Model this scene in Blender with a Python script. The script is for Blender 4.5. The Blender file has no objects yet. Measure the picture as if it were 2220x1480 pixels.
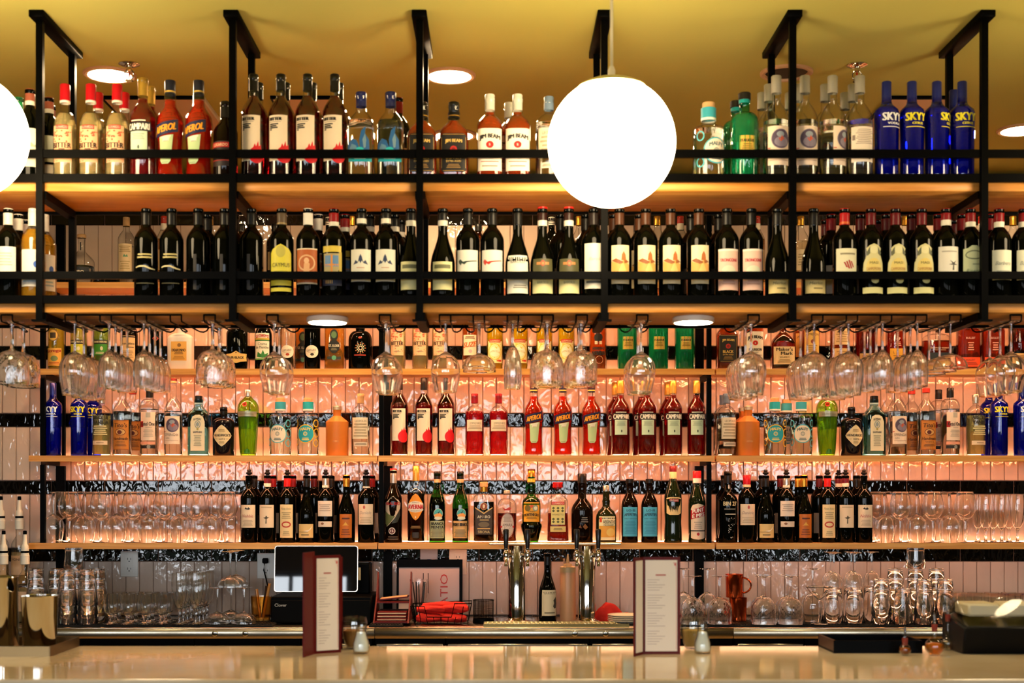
import bpy, bmesh, math, random
from mathutils import Vector

random.seed(7)
SC = bpy.context.scene
COL = SC.collection

# ------------------------------------------------------------------ camera
F, CX, CY, CAMH = 3000.0, 1075.0, 1085.0, 1.50      # focal length and vanishing point in photo pixels, eye height
def X(px, Y): return (px - CX) * Y / F
def Z(py, Y): return CAMH - (py - CY) * Y / F
cam_d = bpy.data.cameras.new('camera'); cam = bpy.data.objects.new('camera', cam_d); COL.objects.link(cam)
cam.location = (0, 0, CAMH); cam.rotation_euler = (math.pi / 2, 0, 0)
cam_d.sensor_width = 36; cam_d.lens = F / 2220 * 36
cam_d.shift_x = (1110 - CX) / 2220; cam_d.shift_y = (CY - 740) / 2220
cam_d.clip_start = 0.05; cam_d.clip_end = 200
cam_d.dof.use_dof = True; cam_d.dof.focus_distance = 6.05; cam_d.dof.aperture_fstop = 3.6
SC.camera = cam

# ------------------------------------------------------------------ world, daylight, exposure
w = bpy.data.worlds.new('world'); SC.world = w; w.use_nodes = True
bg = w.node_tree.nodes['Background']; bg.inputs[0].default_value = (0.86, 0.93, 1.0, 1); bg.inputs[1].default_value = 5.4
WINS = [(-4.4, -3.1), (-2.9, -1.6), (-1.4, -0.1), (0.1, 1.4), (2.6, 3.9)]
WZ0, WZ1, WINY = 0.85, 2.65, -3.2
for a, b in WINS:
    l = bpy.data.lights.new('daylight', 'AREA'); l.shape = 'RECTANGLE'; l.size = b - a; l.size_y = WZ1 - WZ0
    l.cycles.is_portal = True
    o = bpy.data.objects.new('daylight', l); COL.objects.link(o)
    o.location = ((a + b) / 2, WINY - 0.06, (WZ0 + WZ1) / 2); o.rotation_euler = (math.pi / 2, 0, 0)
vs = SC.view_settings
vs.view_transform = 'Standard'; vs.look = 'None'; vs.gamma = 1; vs.exposure = 1.2; vs.use_curve_mapping = False
cy = SC.cycles
cy.max_bounces = 24; cy.transmission_bounces = 24; cy.transparent_max_bounces = 48; cy.glossy_bounces = 8; cy.diffuse_bounces = 4
cy.caustics_reflective = False; cy.caustics_refractive = False; cy.sample_clamp_indirect = 6.0
cy.use_denoising = True

# ------------------------------------------------------------------ materials
def lin(h):
    h = h.lstrip('#'); v = [int(h[i:i + 2], 16) / 255 for i in (0, 2, 4)]
    return tuple((c / 12.92 if c <= 0.04045 else ((c + 0.055) / 1.055) ** 2.4) for c in v)
MATS = {}
def mat(name, col, rough=0.5, metal=0.0, trans=0.0, ior=1.45, emit=None, es=0.0, coat=0.0, spec=0.5):
    if name in MATS: return MATS[name]
    m = bpy.data.materials.new(name); m.use_nodes = True
    p = m.node_tree.nodes['Principled BSDF']
    c = lin(col) if isinstance(col, str) else col
    p.inputs['Base Color'].default_value = (*c, 1)
    p.inputs['Roughness'].default_value = rough; p.inputs['Metallic'].default_value = metal
    p.inputs['Transmission Weight'].default_value = trans; p.inputs['IOR'].default_value = ior
    p.inputs['Coat Weight'].default_value = coat; p.inputs['Specular IOR Level'].default_value = spec
    if emit:
        p.inputs['Emission Color'].default_value = (*emit, 1); p.inputs['Emission Strength'].default_value = es
    MATS[name] = m; return m
def nodes(m): return m.node_tree.nodes, m.node_tree.links, m.node_tree.nodes['Principled BSDF']
def noise_color(m, c1, c2, scale=(1, 1, 1), nscale=5, detail=4, lo=0.35, hi=0.65, world=True):
    n, l, p = nodes(m)
    tc = n.new('ShaderNodeNewGeometry' if world else 'ShaderNodeTexCoord')
    mp = n.new('ShaderNodeMapping'); mp.inputs['Scale'].default_value = scale
    nz = n.new('ShaderNodeTexNoise'); nz.inputs['Scale'].default_value = nscale; nz.inputs['Detail'].default_value = detail
    cr = n.new('ShaderNodeValToRGB')
    cr.color_ramp.elements[0].position = lo; cr.color_ramp.elements[1].position = hi
    cr.color_ramp.elements[0].color = (*lin(c1), 1); cr.color_ramp.elements[1].color = (*lin(c2), 1)
    l.new(tc.outputs['Position' if world else 'Object'], mp.inputs[0]); l.new(mp.outputs[0], nz.inputs['Vector'])
    l.new(nz.outputs['Fac'], cr.inputs[0]); l.new(cr.outputs[0], p.inputs['Base Color'])
    return m
def bump(m, scale=(1, 1, 1), nscale=20, strength=0.3, dist=0.01, detail=2, world=True, distort=0.0):
    n, l, p = nodes(m)
    tc = n.new('ShaderNodeNewGeometry' if world else 'ShaderNodeTexCoord')
    mp = n.new('ShaderNodeMapping'); mp.inputs['Scale'].default_value = scale
    nz = n.new('ShaderNodeTexNoise'); nz.inputs['Scale'].default_value = nscale; nz.inputs['Detail'].default_value = detail
    nz.inputs['Distortion'].default_value = distort
    b = n.new('ShaderNodeBump'); b.inputs['Strength'].default_value = strength; b.inputs['Distance'].default_value = dist
    l.new(tc.outputs['Position' if world else 'Object'], mp.inputs[0]); l.new(mp.outputs[0], nz.inputs['Vector'])
    l.new(nz.outputs['Fac'], b.inputs['Height']); l.new(b.outputs[0], p.inputs['Normal'])
    return m
def shell(name, tint, rough=0.0):
    """thin bottle glass: tinted see-through wall with the mirror-like sheen of glass"""
    if name in MATS: return MATS[name]
    m = bpy.data.materials.new(name); m.use_nodes = True
    n, l = m.node_tree.nodes, m.node_tree.links; n.clear()
    out = n.new('ShaderNodeOutputMaterial'); mx = n.new('ShaderNodeMixShader')
    t = n.new('ShaderNodeBsdfTransparent'); g = n.new('ShaderNodeBsdfGlossy'); g.inputs['Roughness'].default_value = rough + 0.02
    lw = n.new('ShaderNodeLayerWeight'); lw.inputs['Blend'].default_value = 0.5
    pw = n.new('ShaderNodeMath'); pw.operation = 'POWER'; pw.inputs[1].default_value = 4.0
    ma = n.new('ShaderNodeMath'); ma.operation = 'MULTIPLY_ADD'; ma.inputs[1].default_value = 0.9; ma.inputs[2].default_value = 0.05
    c = n.new('ShaderNodeMixRGB'); c.inputs[1].default_value = (*tint, 1); c.inputs[2].default_value = (*[x * x * 0.35 for x in tint], 1)
    p3 = n.new('ShaderNodeMath'); p3.operation = 'POWER'; p3.inputs[1].default_value = 3.0
    l.new(lw.outputs['Facing'], pw.inputs[0]); l.new(pw.outputs[0], ma.inputs[0]); l.new(ma.outputs[0], mx.inputs[0])
    l.new(lw.outputs['Facing'], p3.inputs[0]); l.new(p3.outputs[0], c.inputs[0]); l.new(c.outputs[0], t.inputs[0])
    l.new(t.outputs[0], mx.inputs[1]); l.new(g.outputs[0], mx.inputs[2]); l.new(mx.outputs[0], out.inputs[0])
    MATS[name] = m; return m
def paper(h): return mat('print ' + h, h, 0.55)
def liquid(h):
    c = lin(h); sat = 1 - min(c) / max(max(c), 1e-4)
    return mat('liquid ' + h, h, 0.0, trans=0.72 if sat > .6 and max(c) > .3 else 1.0, ior=1.36)
def plastic(h): return mat('cap ' + h, h, 0.35, spec=0.25)
BLACKM = mat('black powder coat', (0.0008, 0.0008, 0.0008), 0.45, spec=0.04)
WOOD = bump(noise_color(mat('oak', '#dc943c', 0.45), '#c8802c', '#eaaa58', (1.2, 22, 22), 3, 5, 0.3, 0.7), (1, 40, 40), 6, 0.12, 0.002)
STEEL = bump(mat('brushed steel', '#b8aa92', 0.24, 1.0), (1, 120, 120), 4, 0.012, 0.001)
CHROME = mat('chrome', '#d8d4cc', 0.06, 1.0)
COPPER = mat('copper', '#d8592a', 0.14, 1.0)
GLASS = mat('clear glass', (0.985, 0.99, 0.985), 0.0, trans=0.985, ior=1.47)
DARK = mat('dark bottle glass', (0.0012, 0.0014, 0.0008), 0.03, spec=0.16)
DARKB = mat('brown black glass', (0.005, 0.002, 0.001), 0.03, spec=0.2)
CLEAR = shell('clear bottle glass', (0.96, 0.97, 0.96))
RUBBER = bump(mat('black rubber', (0.006, 0.005, 0.004), 0.6, spec=0.2), (1, 1, 1), 220, 0.5, 0.002)
BAR = noise_color(mat('pale quartz', '#cdbb9c', 0.06, spec=0.6), '#bfa883', '#d9cab0', (1, 1, 1), 2.2, 6, 0.35, 0.7)
CEIL = noise_color(mat('ceiling paint', '#b6ae58', 0.85), '#aea44c', '#c0ba68', (0.7, 0.25, 1), 1.2, 3, 0.3, 0.7)
PAINT = mat('wall paint', '#6a5a40', 0.8)
FLOORM = noise_color(mat('floor', '#a08458', 0.4), '#94784c', '#b09468', (2, 14, 1), 3)
GROUT = mat('grout', '#8d6f5e', 0.8)
def tile_mat(name, c1, rough, strength, nsc):
    m = mat(name, c1, rough, spec=0.6)
    bump(m, (1, 1, 0.6), nsc, strength, 0.005, 1.0, True, 0.7)
    n, l, p = nodes(m)
    oi = n.new('ShaderNodeObjectInfo'); hv = n.new('ShaderNodeHueSaturation'); ma = n.new('ShaderNodeMath'); ma.operation = 'MULTIPLY_ADD'
    ma.inputs[1].default_value = 0.16; ma.inputs[2].default_value = 0.92
    hv.inputs['Color'].default_value = (*lin(c1), 1)
    l.new(oi.outputs['Random'], ma.inputs[0]); l.new(ma.outputs[0], hv.inputs['Value']); l.new(hv.outputs[0], p.inputs['Base Color'])
    return m
TILEW = tile_mat('white glaze', '#d4bcaa', 0.04, 0.40, 30)
TILEB = tile_mat('black glaze', '#060504', 0.04, 0.34, 38)
LEDM = mat('warm led', '#ffffff', 0.5, emit=(1.0, 0.44, 0.20), es=31)
LEDU = mat('dim warm led', '#ffffff', 0.5, emit=(1.0, 0.50, 0.27), es=9)
LEDS = mat('soft warm led', '#ffffff', 0.5, emit=(1.0, 0.50, 0.26), es=8)
GLOBEM = mat('lit opal glass', '#fff6e8', 0.3, emit=(1.0, 0.76, 0.44), es=13.0)
DISCM = mat('lit diffuser', '#ffffff', 0.4, emit=(1.0, 0.80, 0.56), es=25)
DOWNM = mat('lit downlight lens', '#ffffff', 0.4, emit=(1.0, 0.72, 0.40), es=150)
WHITEP = mat('white plastic', '#e8e2d8', 0.35)
REDCLOTH = bump(mat('red cloth', '#c81c0a', 0.85), (1, 1, 1), 60, 0.5, 0.004)
REDCOVER = bump(mat('dark red leatherette', '#560503', 0.5, spec=0.25), (1, 1, 1), 300, 0.2, 0.001)

# ------------------------------------------------------------------ mesh helpers
class MB:
    def __init__(s): s.v = []; s.f = []; s.m = []; s.mats = []
    def mi(s, m):
        if m not in s.mats: s.mats.append(m)
        return s.mats.index(m)
    def add(s, vs, fs, m=None):
        k = len(s.v); s.v += [tuple(a) for a in vs]; i = s.mi(m) if m else 0
        for f in fs: s.f.append(tuple(k + j for j in f)); s.m.append(i)
        return s
    def box(s, x0, x1, y0, y1, z0, z1, m=None):
        return s.add([(x0, y0, z0), (x1, y0, z0), (x1, y1, z0), (x0, y1, z0), (x0, y0, z1), (x1, y0, z1), (x1, y1, z1), (x0, y1, z1)],
                     [(0, 3, 2, 1), (4, 5, 6, 7), (0, 1, 5, 4), (1, 2, 6, 5), (2, 3, 7, 6), (3, 0, 4, 7)], m)
    def lathe(s, prof, n=28, m=None, c=(0, 0, 0), sq=None, dep=1.0, rfun=None, cap0=False, cap1=False):
        """prof: (r, z) rows, r == 0 closes on the axis; sq(z) gives a superellipse exponent"""
        vs, rows = [], []
        for r, z in prof:
            if r < 1e-7: vs.append((c[0], c[1], c[2] + z)); rows.append([len(vs) - 1]); continue
            row = []
            for i in range(n):
                a = 2 * math.pi * i / n + (math.pi / n if sq else 0); ca, sa = math.cos(a), math.sin(a); k = 1.0; d = 1.0
                if sq:
                    e = sq(z)
                    if e > 2: k = (abs(ca) ** e + abs(sa) ** e) ** (-1 / e)
                    d = dep if e > 2.05 else 1.0
                    d = 1 + (dep - 1) * min(1, max(0, (e - 2) / 1.5))
                rr = r * k
                if rfun: rr += rfun(a, z)
                vs.append((c[0] + rr * ca, c[1] + rr * sa * d, c[2] + z)); row.append(len(vs) - 1)
            rows.append(row)
        fs = []
        for a, b in zip(rows, rows[1:]):
            for i in range(n):
                j = (i + 1) % n
                if len(a) == 1 and len(b) == 1: continue
                if len(a) == 1: fs.append((a[0], b[j], b[i]))
                elif len(b) == 1: fs.append((a[i], a[j], b[0]))
                else: fs.append((a[i], a[j], b[j], b[i]))
        if cap0 and len(rows[0]) > 1: fs.append(tuple(reversed(rows[0])))
        if cap1 and len(rows[-1]) > 1: fs.append(tuple(rows[-1]))
        return s.add(vs, fs, m)
    def tube(s, path, r, n=6, m=None, closed=False, caps=True):
        P = [Vector(p) for p in path]; vs, fs = [], []; N = len(P)
        up = Vector((0, 0, 1))
        for i, p in enumerate(P):
            t = (P[(i + 1) % N] - P[i - 1]) if closed else (P[min(i + 1, N - 1)] - P[max(i - 1, 0)])
            t.normalize()
            a = t.cross(up)
            if a.length < 1e-3: a = t.cross(Vector((0, 1, 0)))
            a.normalize(); b = t.cross(a)
            for k in range(n):
                q = 2 * math.pi * k / n; vs.append(p + a * (r * math.cos(q)) + b * (r * math.sin(q)))
        for i in range(N if closed else N - 1):
            j = (i + 1) % N
            for k in range(n):
                k2 = (k + 1) % n; fs.append((i * n + k, i * n + k2, j * n + k2, j * n + k))
        if caps and not closed: fs.append(tuple(range(n - 1, -1, -1))); fs.append(tuple(range((N - 1) * n, N * n)))
        return s.add(vs, fs, m)
    def mesh(s, name, smooth=True, ang=35, bev=0.0):
        me = bpy.data.meshes.new(name); me.from_pydata(s.v, [], s.f)
        for m in s.mats: me.materials.append(m)
        if len(s.mats) > 1:
            for p, i in zip(me.polygons, s.m): p.material_index = i
        if bev:
            bm = bmesh.new(); bm.from_mesh(me)
            bmesh.ops.bevel(bm, geom=bm.edges[:], offset=bev, segments=1, affect='EDGES', clamp_overlap=True)
            bm.to_mesh(me); bm.free()
        if smooth:
            me.shade_smooth(); me.set_sharp_from_angle(angle=math.radians(ang))
        me.update(); return me
def obj(name, me, parent=None, loc=(0, 0, 0), rot=(0, 0, 0)):
    o = bpy.data.objects.new(name, me); COL.objects.link(o); o.location = loc; o.rotation_euler = rot
    if parent: o.parent = parent
    return o
def boxo(name, b, m, parent=None, bev=0.0):
    """box object from (x0,x1,y0,y1,z0,z1), origin at its own centre"""
    x0, x1, y0, y1, z0, z1 = b; c = ((x0 + x1) / 2, (y0 + y1) / 2, (z0 + z1) / 2)
    me = MB().box(x0 - c[0], x1 - c[0], y0 - c[1], y1 - c[1], z0 - c[2], z1 - c[2], m).mesh(name, bool(bev), 50, bev)
    return obj(name, me, parent, c)
def tag(o, label, cat, group=None):
    o['label'] = label; o['category'] = cat
    if group: o['group'] = group
    return o
def struct(o): o['kind'] = 'structure'; return o
def thing(name, label, cat, loc=(0, 0, 0), rz=0.0, group=None):
    o = bpy.data.objects.new(name, None); COL.objects.link(o); o.empty_display_size = 0.05
    o.location = loc; o.rotation_euler = (0, 0, rz); return tag(o, label, cat, group)
ORD = ('first second third fourth fifth sixth seventh eighth ninth tenth eleventh twelfth thirteenth fourteenth fifteenth sixteenth '
       'seventeenth eighteenth nineteenth twentieth twenty-first twenty-second twenty-third twenty-fourth').split()
NUM = 'zero one two three four five six seven eight nine ten eleven twelve'.split()
# ------------------------------------------------------------------ room shell
CEILZ, WALLY, WALLTOP = 3.007, 6.30, 2.892
RX0, RX1, RY0, RY1 = -5.5, 5.5, WINY, 9.0
struct(boxo('floor', (RX0, RX1, RY0, RY1, -0.1, 0), FLOORM))
struct(boxo('ceiling', (RX0, RX1, RY0, RY1, CEILZ, CEILZ + 0.1), CEIL))
struct(boxo('wall_left', (RX0 - 0.1, RX0, RY0, RY1, 0, CEILZ), PAINT))
struct(boxo('wall_right', (RX1, RX1 + 0.1, RY0, RY1, 0, CEILZ), PAINT))
struct(boxo('wall_far', (RX0, RX1, RY1, RY1 + 0.1, 0, CEILZ), PAINT))
wf = MB(); xs = [RX0] + [v for ab in WINS for v in ab] + [RX1]
for i in range(0, len(xs), 2): wf.box(xs[i], xs[i + 1], RY0 - 0.15, RY0, 0, CEILZ, PAINT)
for a, b in WINS: wf.box(a, b, RY0 - 0.15, RY0, 0, WZ0, PAINT); wf.box(a, b, RY0 - 0.15, RY0, WZ1, CEILZ, PAINT)
struct(obj('wall_front', wf.mesh('wall_front', False)))
for i, (a, b) in enumerate(WINS):
    fr = MB(); fr.box(a, a + 0.04, RY0 - 0.1, RY0 - 0.05, WZ0, WZ1, BLACKM); fr.box(b - 0.04, b, RY0 - 0.1, RY0 - 0.05, WZ0, WZ1, BLACKM)
    fr.box(a + .04, b - .04, RY0 - 0.1, RY0 - 0.05, WZ0, WZ0 + .04, BLACKM); fr.box(a + .04, b - .04, RY0 - 0.1, RY0 - 0.05, WZ1 - .04, WZ1, BLACKM)
    fr.box((a + b) / 2 - .02, (a + b) / 2 + .02, RY0 - 0.1, RY0 - 0.05, WZ0 + .04, WZ1 - .04, BLACKM)
    struct(obj('window_%d' % (i + 1), fr.mesh('window', False)))
hd = MB(); rdh = random.Random(3)
for i in range(60): hh = 1.0 + .9 * rdh.random(); hd.box(-30 + i, -29 + i, -15 - rdh.random(), -14, -.2, hh, mat('blocker dark green', '#16200c', 0.9))  # unseen dark blocks, added to break up the sky in window reflections
struct(obj('reflection_blocker', hd.mesh('reflection_blocker', False)))
struct(boxo('street_ground', (-30, 30, -40, RY0 - 0.2, -0.3, -0.2), mat('pale paving', '#8a8680', 0.9)))

# tiled partition: upright white tiles in courses, a course of long black tiles between them
TX0, TX1 = -2.9, 3.1
wall = struct(boxo('wall_back', (TX0, TX1, WALLY + 0.006, WALLY + 0.12, 0, WALLTOP), GROUT))
wc = wall.location
tw, th, j, pz, bh = 0.0625, 0.241, 0.003, 0.306, 0.059
def tile_box(mb, x0, x1, z0, z1, m): mb.box(x0, x1, WALLY, WALLY + 0.008, z0, z1, m)
tile_me = MB().box(-(tw - j) / 2, (tw - j) / 2, 0, 0.009, -th / 2, th / 2, TILEW).mesh('tile', True, 40, 0.0018)
bl = 0.2435
btile_me = MB().box(-(bl - j) / 2, (bl - j) / 2, 0, 0.009, -bh / 2, bh / 2, TILEB).mesh('black_tile', True, 40, 0.0018)
rest = MB()
x00 = -0.435 + tw / 2
for k in range(-2, 6):
    zb1 = 1.590 + pz * k; zb0 = zb1 - bh; z0 = zb1 + j; z1 = z0 + th
    if zb1 < WALLTOP:
        i0 = -0.320 + bl / 2
        for i in range(-9, 12):
            x = i0 + i * bl
            obj('black_tile', btile_me, wall, (x - wc[0], WALLY - wc[1], (zb0 + zb1) / 2 - wc[2]))
    zz1 = min(z1, WALLTOP - 0.004)
    if z0 > WALLTOP - 0.02: continue
    for i in range(-40, 57):
        x = x00 + i * tw
        if x - tw / 2 < TX0 or x + tw / 2 > TX1: continue
        if -30 <= i < 45 and k <= 1: obj('tile', tile_me, wall, (x - wc[0], WALLY - wc[1], (z0 + z1) / 2 - wc[2]))
        else: rest.box(x - (tw - j) / 2, x + (tw - j) / 2, WALLY, WALLY + 0.008, z0, zz1, TILEW)
ro = obj('tile_field', rest.mesh('tile_field', False), wall, (-wc[0], -wc[1], -wc[2])); ro['kind'] = 'stuff'
boxo('cap_trim', (TX0, TX1, WALLY - 0.004, WALLY + 0.12, WALLTOP, WALLTOP + 0.008), BLACKM).parent = wall
bpy.data.objects['cap_trim'].location = Vector(bpy.data.objects['cap_trim'].location) - Vector(wc)

# ------------------------------------------------------------------ overhead bottle rack
YF, YR = 4.286, 4.614
rack = thing('overhead_bottle_rack', 'black steel bottle rack with two oak shelves hung from the ceiling', 'rack', (0, 4.45, 0))
def rpart(name, b, m, bev=0.0):
    o = boxo(name, b, m, rack, bev); o.location = Vector(o.location) - Vector(rack.location); return o
PX = [-322, 87, 505, 910, 1310, 1718, 2133, 2545]
RXP = [(p - CX) / 700 for p in PX]
UB0, UB1, LB0, LB1 = 2.461, 2.492, 2.084, 2.117
for x in RXP:
    for yy in (YF, YR):
        rpart('post', (x - .0105, x + .0105, yy - .0105, yy + .0105, LB0 - .024, CEILZ - .022), BLACKM)
    rpart('ceiling_beam', (x - .023, x + .023, YF - .04, YR + .04, CEILZ - .022, CEILZ), BLACKM, .002)
    rpart('cross_beam', (x - .015, x + .015, YF + .011, YR - .011, UB0 - .024, UB0), BLACKM)
    rpart('cross_beam', (x - .015, x + .015, YF + .011, YR - .011, LB0 - .024, LB0), BLACKM)
    rpart('end_plate', (x - .022, x + .022, YF - .016, YF + .0105, LB0 - .030, LB0 - .024), BLACKM)
for a, b in zip(RXP, RXP[1:]):
    rpart('shelf_board', (a + .001, b - .001, YF + .012, YR - .012, UB0, UB1), WOOD, .0015)
    rpart('shelf_board', (a + .001, b - .001, YF + .012, YR - .012, LB0, LB1), WOOD, .0015)
    for z0, z1 in ((2.561, 2.586), (2.486, 2.511), (2.186, 2.209), (2.111, 2.135)):
        rpart('guard_rail', (a + .0105, b - .0105, YF - .006, YF + .006, z0, z1), BLACKM)
    for z0, z1 in ((2.452, 2.487), (2.075, 2.113)):
        rpart('rear_rail', (a + .0105, b - .0105, YR - .006, YR + .006, z0, z1), BLACKM)

# round surface lights screwed under the lower rack shelf
for px, lab in ((710, 'round white surface light under the rack, left one'), (1503, 'round white surface light under the rack, right one')):
    t = thing('surface_light', lab, 'light', (X(px, 4.40), 4.40, LB0 - .0005), 0, 'round lights under the bottle rack')
    obj('housing', MB().lathe([(.063, 0), (.066, -.003), (.066, -.017), (.062, -.019), (.060, -.0185)], 40, WHITEP, cap0=True).mesh('housing'), t)
    obj('diffuser', MB().lathe([(.0598, -.0185), (.058, -.0195), (0, -.0195)], 40, DISCM).mesh('diffuser'), t)

# ------------------------------------------------------------------ ceiling fixtures
def ceil_pt(px, py): Y = (CEILZ - CAMH) * F / (CY - py); return X(px, Y), Y
ring = MB().lathe([(.092, 0), (.092, -.006), (.086, -.010), (.076, -.009), (.074, -.002)], 40, mat('trim ring', '#c9a07c', 0.5)).mesh('trim_ring')
lens = MB().lathe([(.0738, -.004), (.06, -.0075), (0, -.0075)], 40, DOWNM).mesh('lens')
for px, py, lab in ((238, 160, 'lit round downlight beside the sprinkler at upper left'), (975, 162, 'lit round downlight behind the third rack frame'),
                    (985, 291, 'lit round downlight low behind the dark bourbon bottles'), (2212, 280, 'lit round downlight at the right edge')):
    x, y = ceil_pt(px, py); t = thing('downlight', lab, 'light', (x, y, CEILZ), 0, 'recessed ceiling downlights')
    obj('trim_ring', ring, t); obj('lens', lens, t)
x, y = ceil_pt(1705, 156)
t = thing('ceiling_speaker', 'unlit round black and white ceiling speaker behind the right rack frame', 'speaker', (x, y, CEILZ))
obj('trim_ring', ring, t)
obj('grille', MB().lathe([(.0738, -.001), (.05, -.003), (0, -.003)], 32, mat('speaker grille', '#1a1612', 0.6)).mesh('grille'), t)
for px, py, lab in ((280, 138, 'chrome sprinkler head hanging before the left downlight'), (1858, 140, 'chrome sprinkler head above the clear gin bottles')):
    x, y = ceil_pt(px, py); t = thing('sprinkler', lab, 'sprinkler', (x, y, CEILZ), 0, 'fire sprinklers')
    obj('escutcheon', MB().lathe([(.036, 0), (.036, -.003), (.020, -.010), (.012, -.011), (0, -.011)], 28, CHROME).mesh('escutcheon'), t)
    fr = MB().lathe([(.009, -.008), (.009, -.022), (.006, -.026), (0, -.026)], 14, CHROME)
    for s in (-1, 1): fr.tube([(s * .008, 0, -.022), (s * .016, 0, -.032), (s * .015, 0, -.046), (s * .004, 0, -.058)], .0028, 6, CHROME)
    obj('frame', fr.mesh('frame'), t)
    obj('bulb', MB().lathe([(0, -.026), (.003, -.028), (.003, -.052), (0, -.054)], 8, mat('red bulb', '#a01408', 0.1)).mesh('bulb'), t)
    obj('deflector', MB().lathe([(.003, -.056), (.015, -.058), (.015, -.0595), (0, -.0595)], 16, CHROME).mesh('deflector'), t)
for px, X0, X1, lab in ((0, -1.47, -1.087, 'pale square ceiling vent panel behind the red aperitif bottles'),
                        (1, -.84, -.60, 'pale narrow ceiling vent panel behind the dark bitter bottles'),
                        (2, 1.47, 1.75, 'pale ceiling vent panel behind the blue vodka bottles')):
    t = thing('ceiling_vent', lab, 'vent', ((X0 + X1) / 2, 5.4, CEILZ), 0, 'ceiling vent panels')
    hw = (X1 - X0) / 2
    fr = MB(); fr.box(-hw, hw, -.25, -.238, -.012, 0, BLACKM); fr.box(-hw, -hw + .008, -.238, .25, -.012, 0, BLACKM); fr.box(hw - .008, hw, -.238, .25, -.012, 0, WHITEP)
    obj('frame', fr.mesh('frame', False), t)
    obj('panel', MB().box(-hw + .009, hw - .009, -.237, .25, -.010, -.001, mat('vent panel', '#d9b59a', 0.6)).mesh('panel', False), t)

# pendant globes over the bar
def globe(px, py, rpx, lab, Y=3.80):
    s = F / Y; r = rpx / s; cx, cz = X(px, Y), Z(py, Y)
    t = thing('pendant_globe', lab, 'pendant lamp', (cx, Y, cz - r), 0, 'opal globe pendants over the bar')
    pr = [(0, 0)] + [(r * math.sin(a), r - r * math.cos(a)) for a in [math.pi * i / 36 for i in range(1, 31)]]
    obj('globe', MB().lathe(pr, 56, GLOBEM).mesh('globe'), t)
    a = math.pi * 29.6 / 36
    cp = [(r * 1.012 * math.sin(a), r - r * 1.012 * math.cos(a))] + [(r * 1.02 * math.sin(b), r - r * 1.03 * math.cos(b)) for b in [math.pi * (29.9 + i) / 36 for i in range(6)]] + [(.0, 2.04 * r)]
    obj('cap', MB().lathe(cp, 48, mat('pale brass cap', '#b9b47e', 0.4)).mesh('cap'), t)
    obj('strain_relief', MB().lathe([(.010, 2.03 * r), (.010, 2.03 * r + .02), (.006, 2.03 * r + .03), (0, 2.03 * r + .03)], 16, WHITEP).mesh('strain_relief'), t)
    obj('cord', MB().tube([(0, 0, 2.03 * r + .028), (0, 0, CEILZ - (cz - r))], .0042, 8, mat('cream cord', '#d8d2c0', 0.5)).mesh('cord'), t)
globe(1326, 310, 138, 'large glowing white globe pendant in front of the top rack')
globe(-78, 293, 135, 'glowing white globe pendant cut off by the left edge')
globe(2725, 312, 138, 'unseen globe pendant beyond the right edge, added for symmetrical light')  # out of view, added to balance the pendant light on the right

# ------------------------------------------------------------------ wall shelving behind the bar
SY0, SY1 = 6.04, 6.286
LEV = {1: 2.454, 2: 2.076, 3: 1.697, 4: 1.315}; TH = .026
SECT = [((62 - CX) / 496.7, (817.3 - CX) / 496.7), ((820 - CX) / 496.7, (1549.5 - CX) / 496.7), ((1553 - CX) / 496.7, 2.62)]
sh = thing('wall_shelving', 'oak shelves on black steel uprights along the tiled wall', 'shelf', (0, 6.2, .975))
def spart(name, b, m, bev=0.0):
    o = boxo(name, b, m, sh, bev); o.location = Vector(o.location) - Vector(sh.location); return o
posts = [-1.985, -.502, .934, 2.45]
for lv, zt in LEV.items():
    for i, (a, b) in enumerate(SECT):
        c0 = ((a + b) / 2, 6.2, .975)
        sb = MB().box(a - c0[0], b - c0[0], SY0 - 6.2 + .013, SY1 - 6.2, zt - .016 - c0[2], zt - c0[2], WOOD).box(a - c0[0], b - c0[0], SY0 - 6.2, SY0 - 6.2 + .013, zt - TH - c0[2], zt - c0[2], WOOD)
        obj('shelf_board', sb.mesh('shelf_board', False), sh, (c0[0], 0, 0))
        if lv != 1: spart('led_strip', (a + .03, b - .03, SY1 - .010, SY1 - .004, zt, zt + .003), LEDS)
        if lv != 4: spart('led_strip', (a + .03, b - .03, SY0 + .015, SY0 + .025, zt - .019, zt - .016), LEDM)
    for x in posts: spart('bracket', (x - .011, x + .011, SY0 + .030, SY1 - .022, zt - TH - .014, zt - .0165), BLACKM)
for i, (a, b) in enumerate(SECT[1:]):
    spart('led_strip', (a + .03, b - .03, SY1 - .16, SY1 - .15, LEV[4] - .020, LEV[4] - .016), LEDU)
zs = sorted(LEV.values())
for x in posts:
    lo = .977
    for zt in zs + [2.75]:
        hi = zt - TH - .014 if zt < 2.7 else zt
        if lo > 1: spart('post', (x - .010, x + .010, SY0 + .016, SY0 + .038, lo, hi), BLACKM)
        spart('post', (x + .012 * (1 if x < 0 else -1) - .02, x + .012 * (1 if x < 0 else -1) + .02, SY1 - .020, SY1 - .001, lo + .005, hi), BLACKM)
        lo = zt

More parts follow.
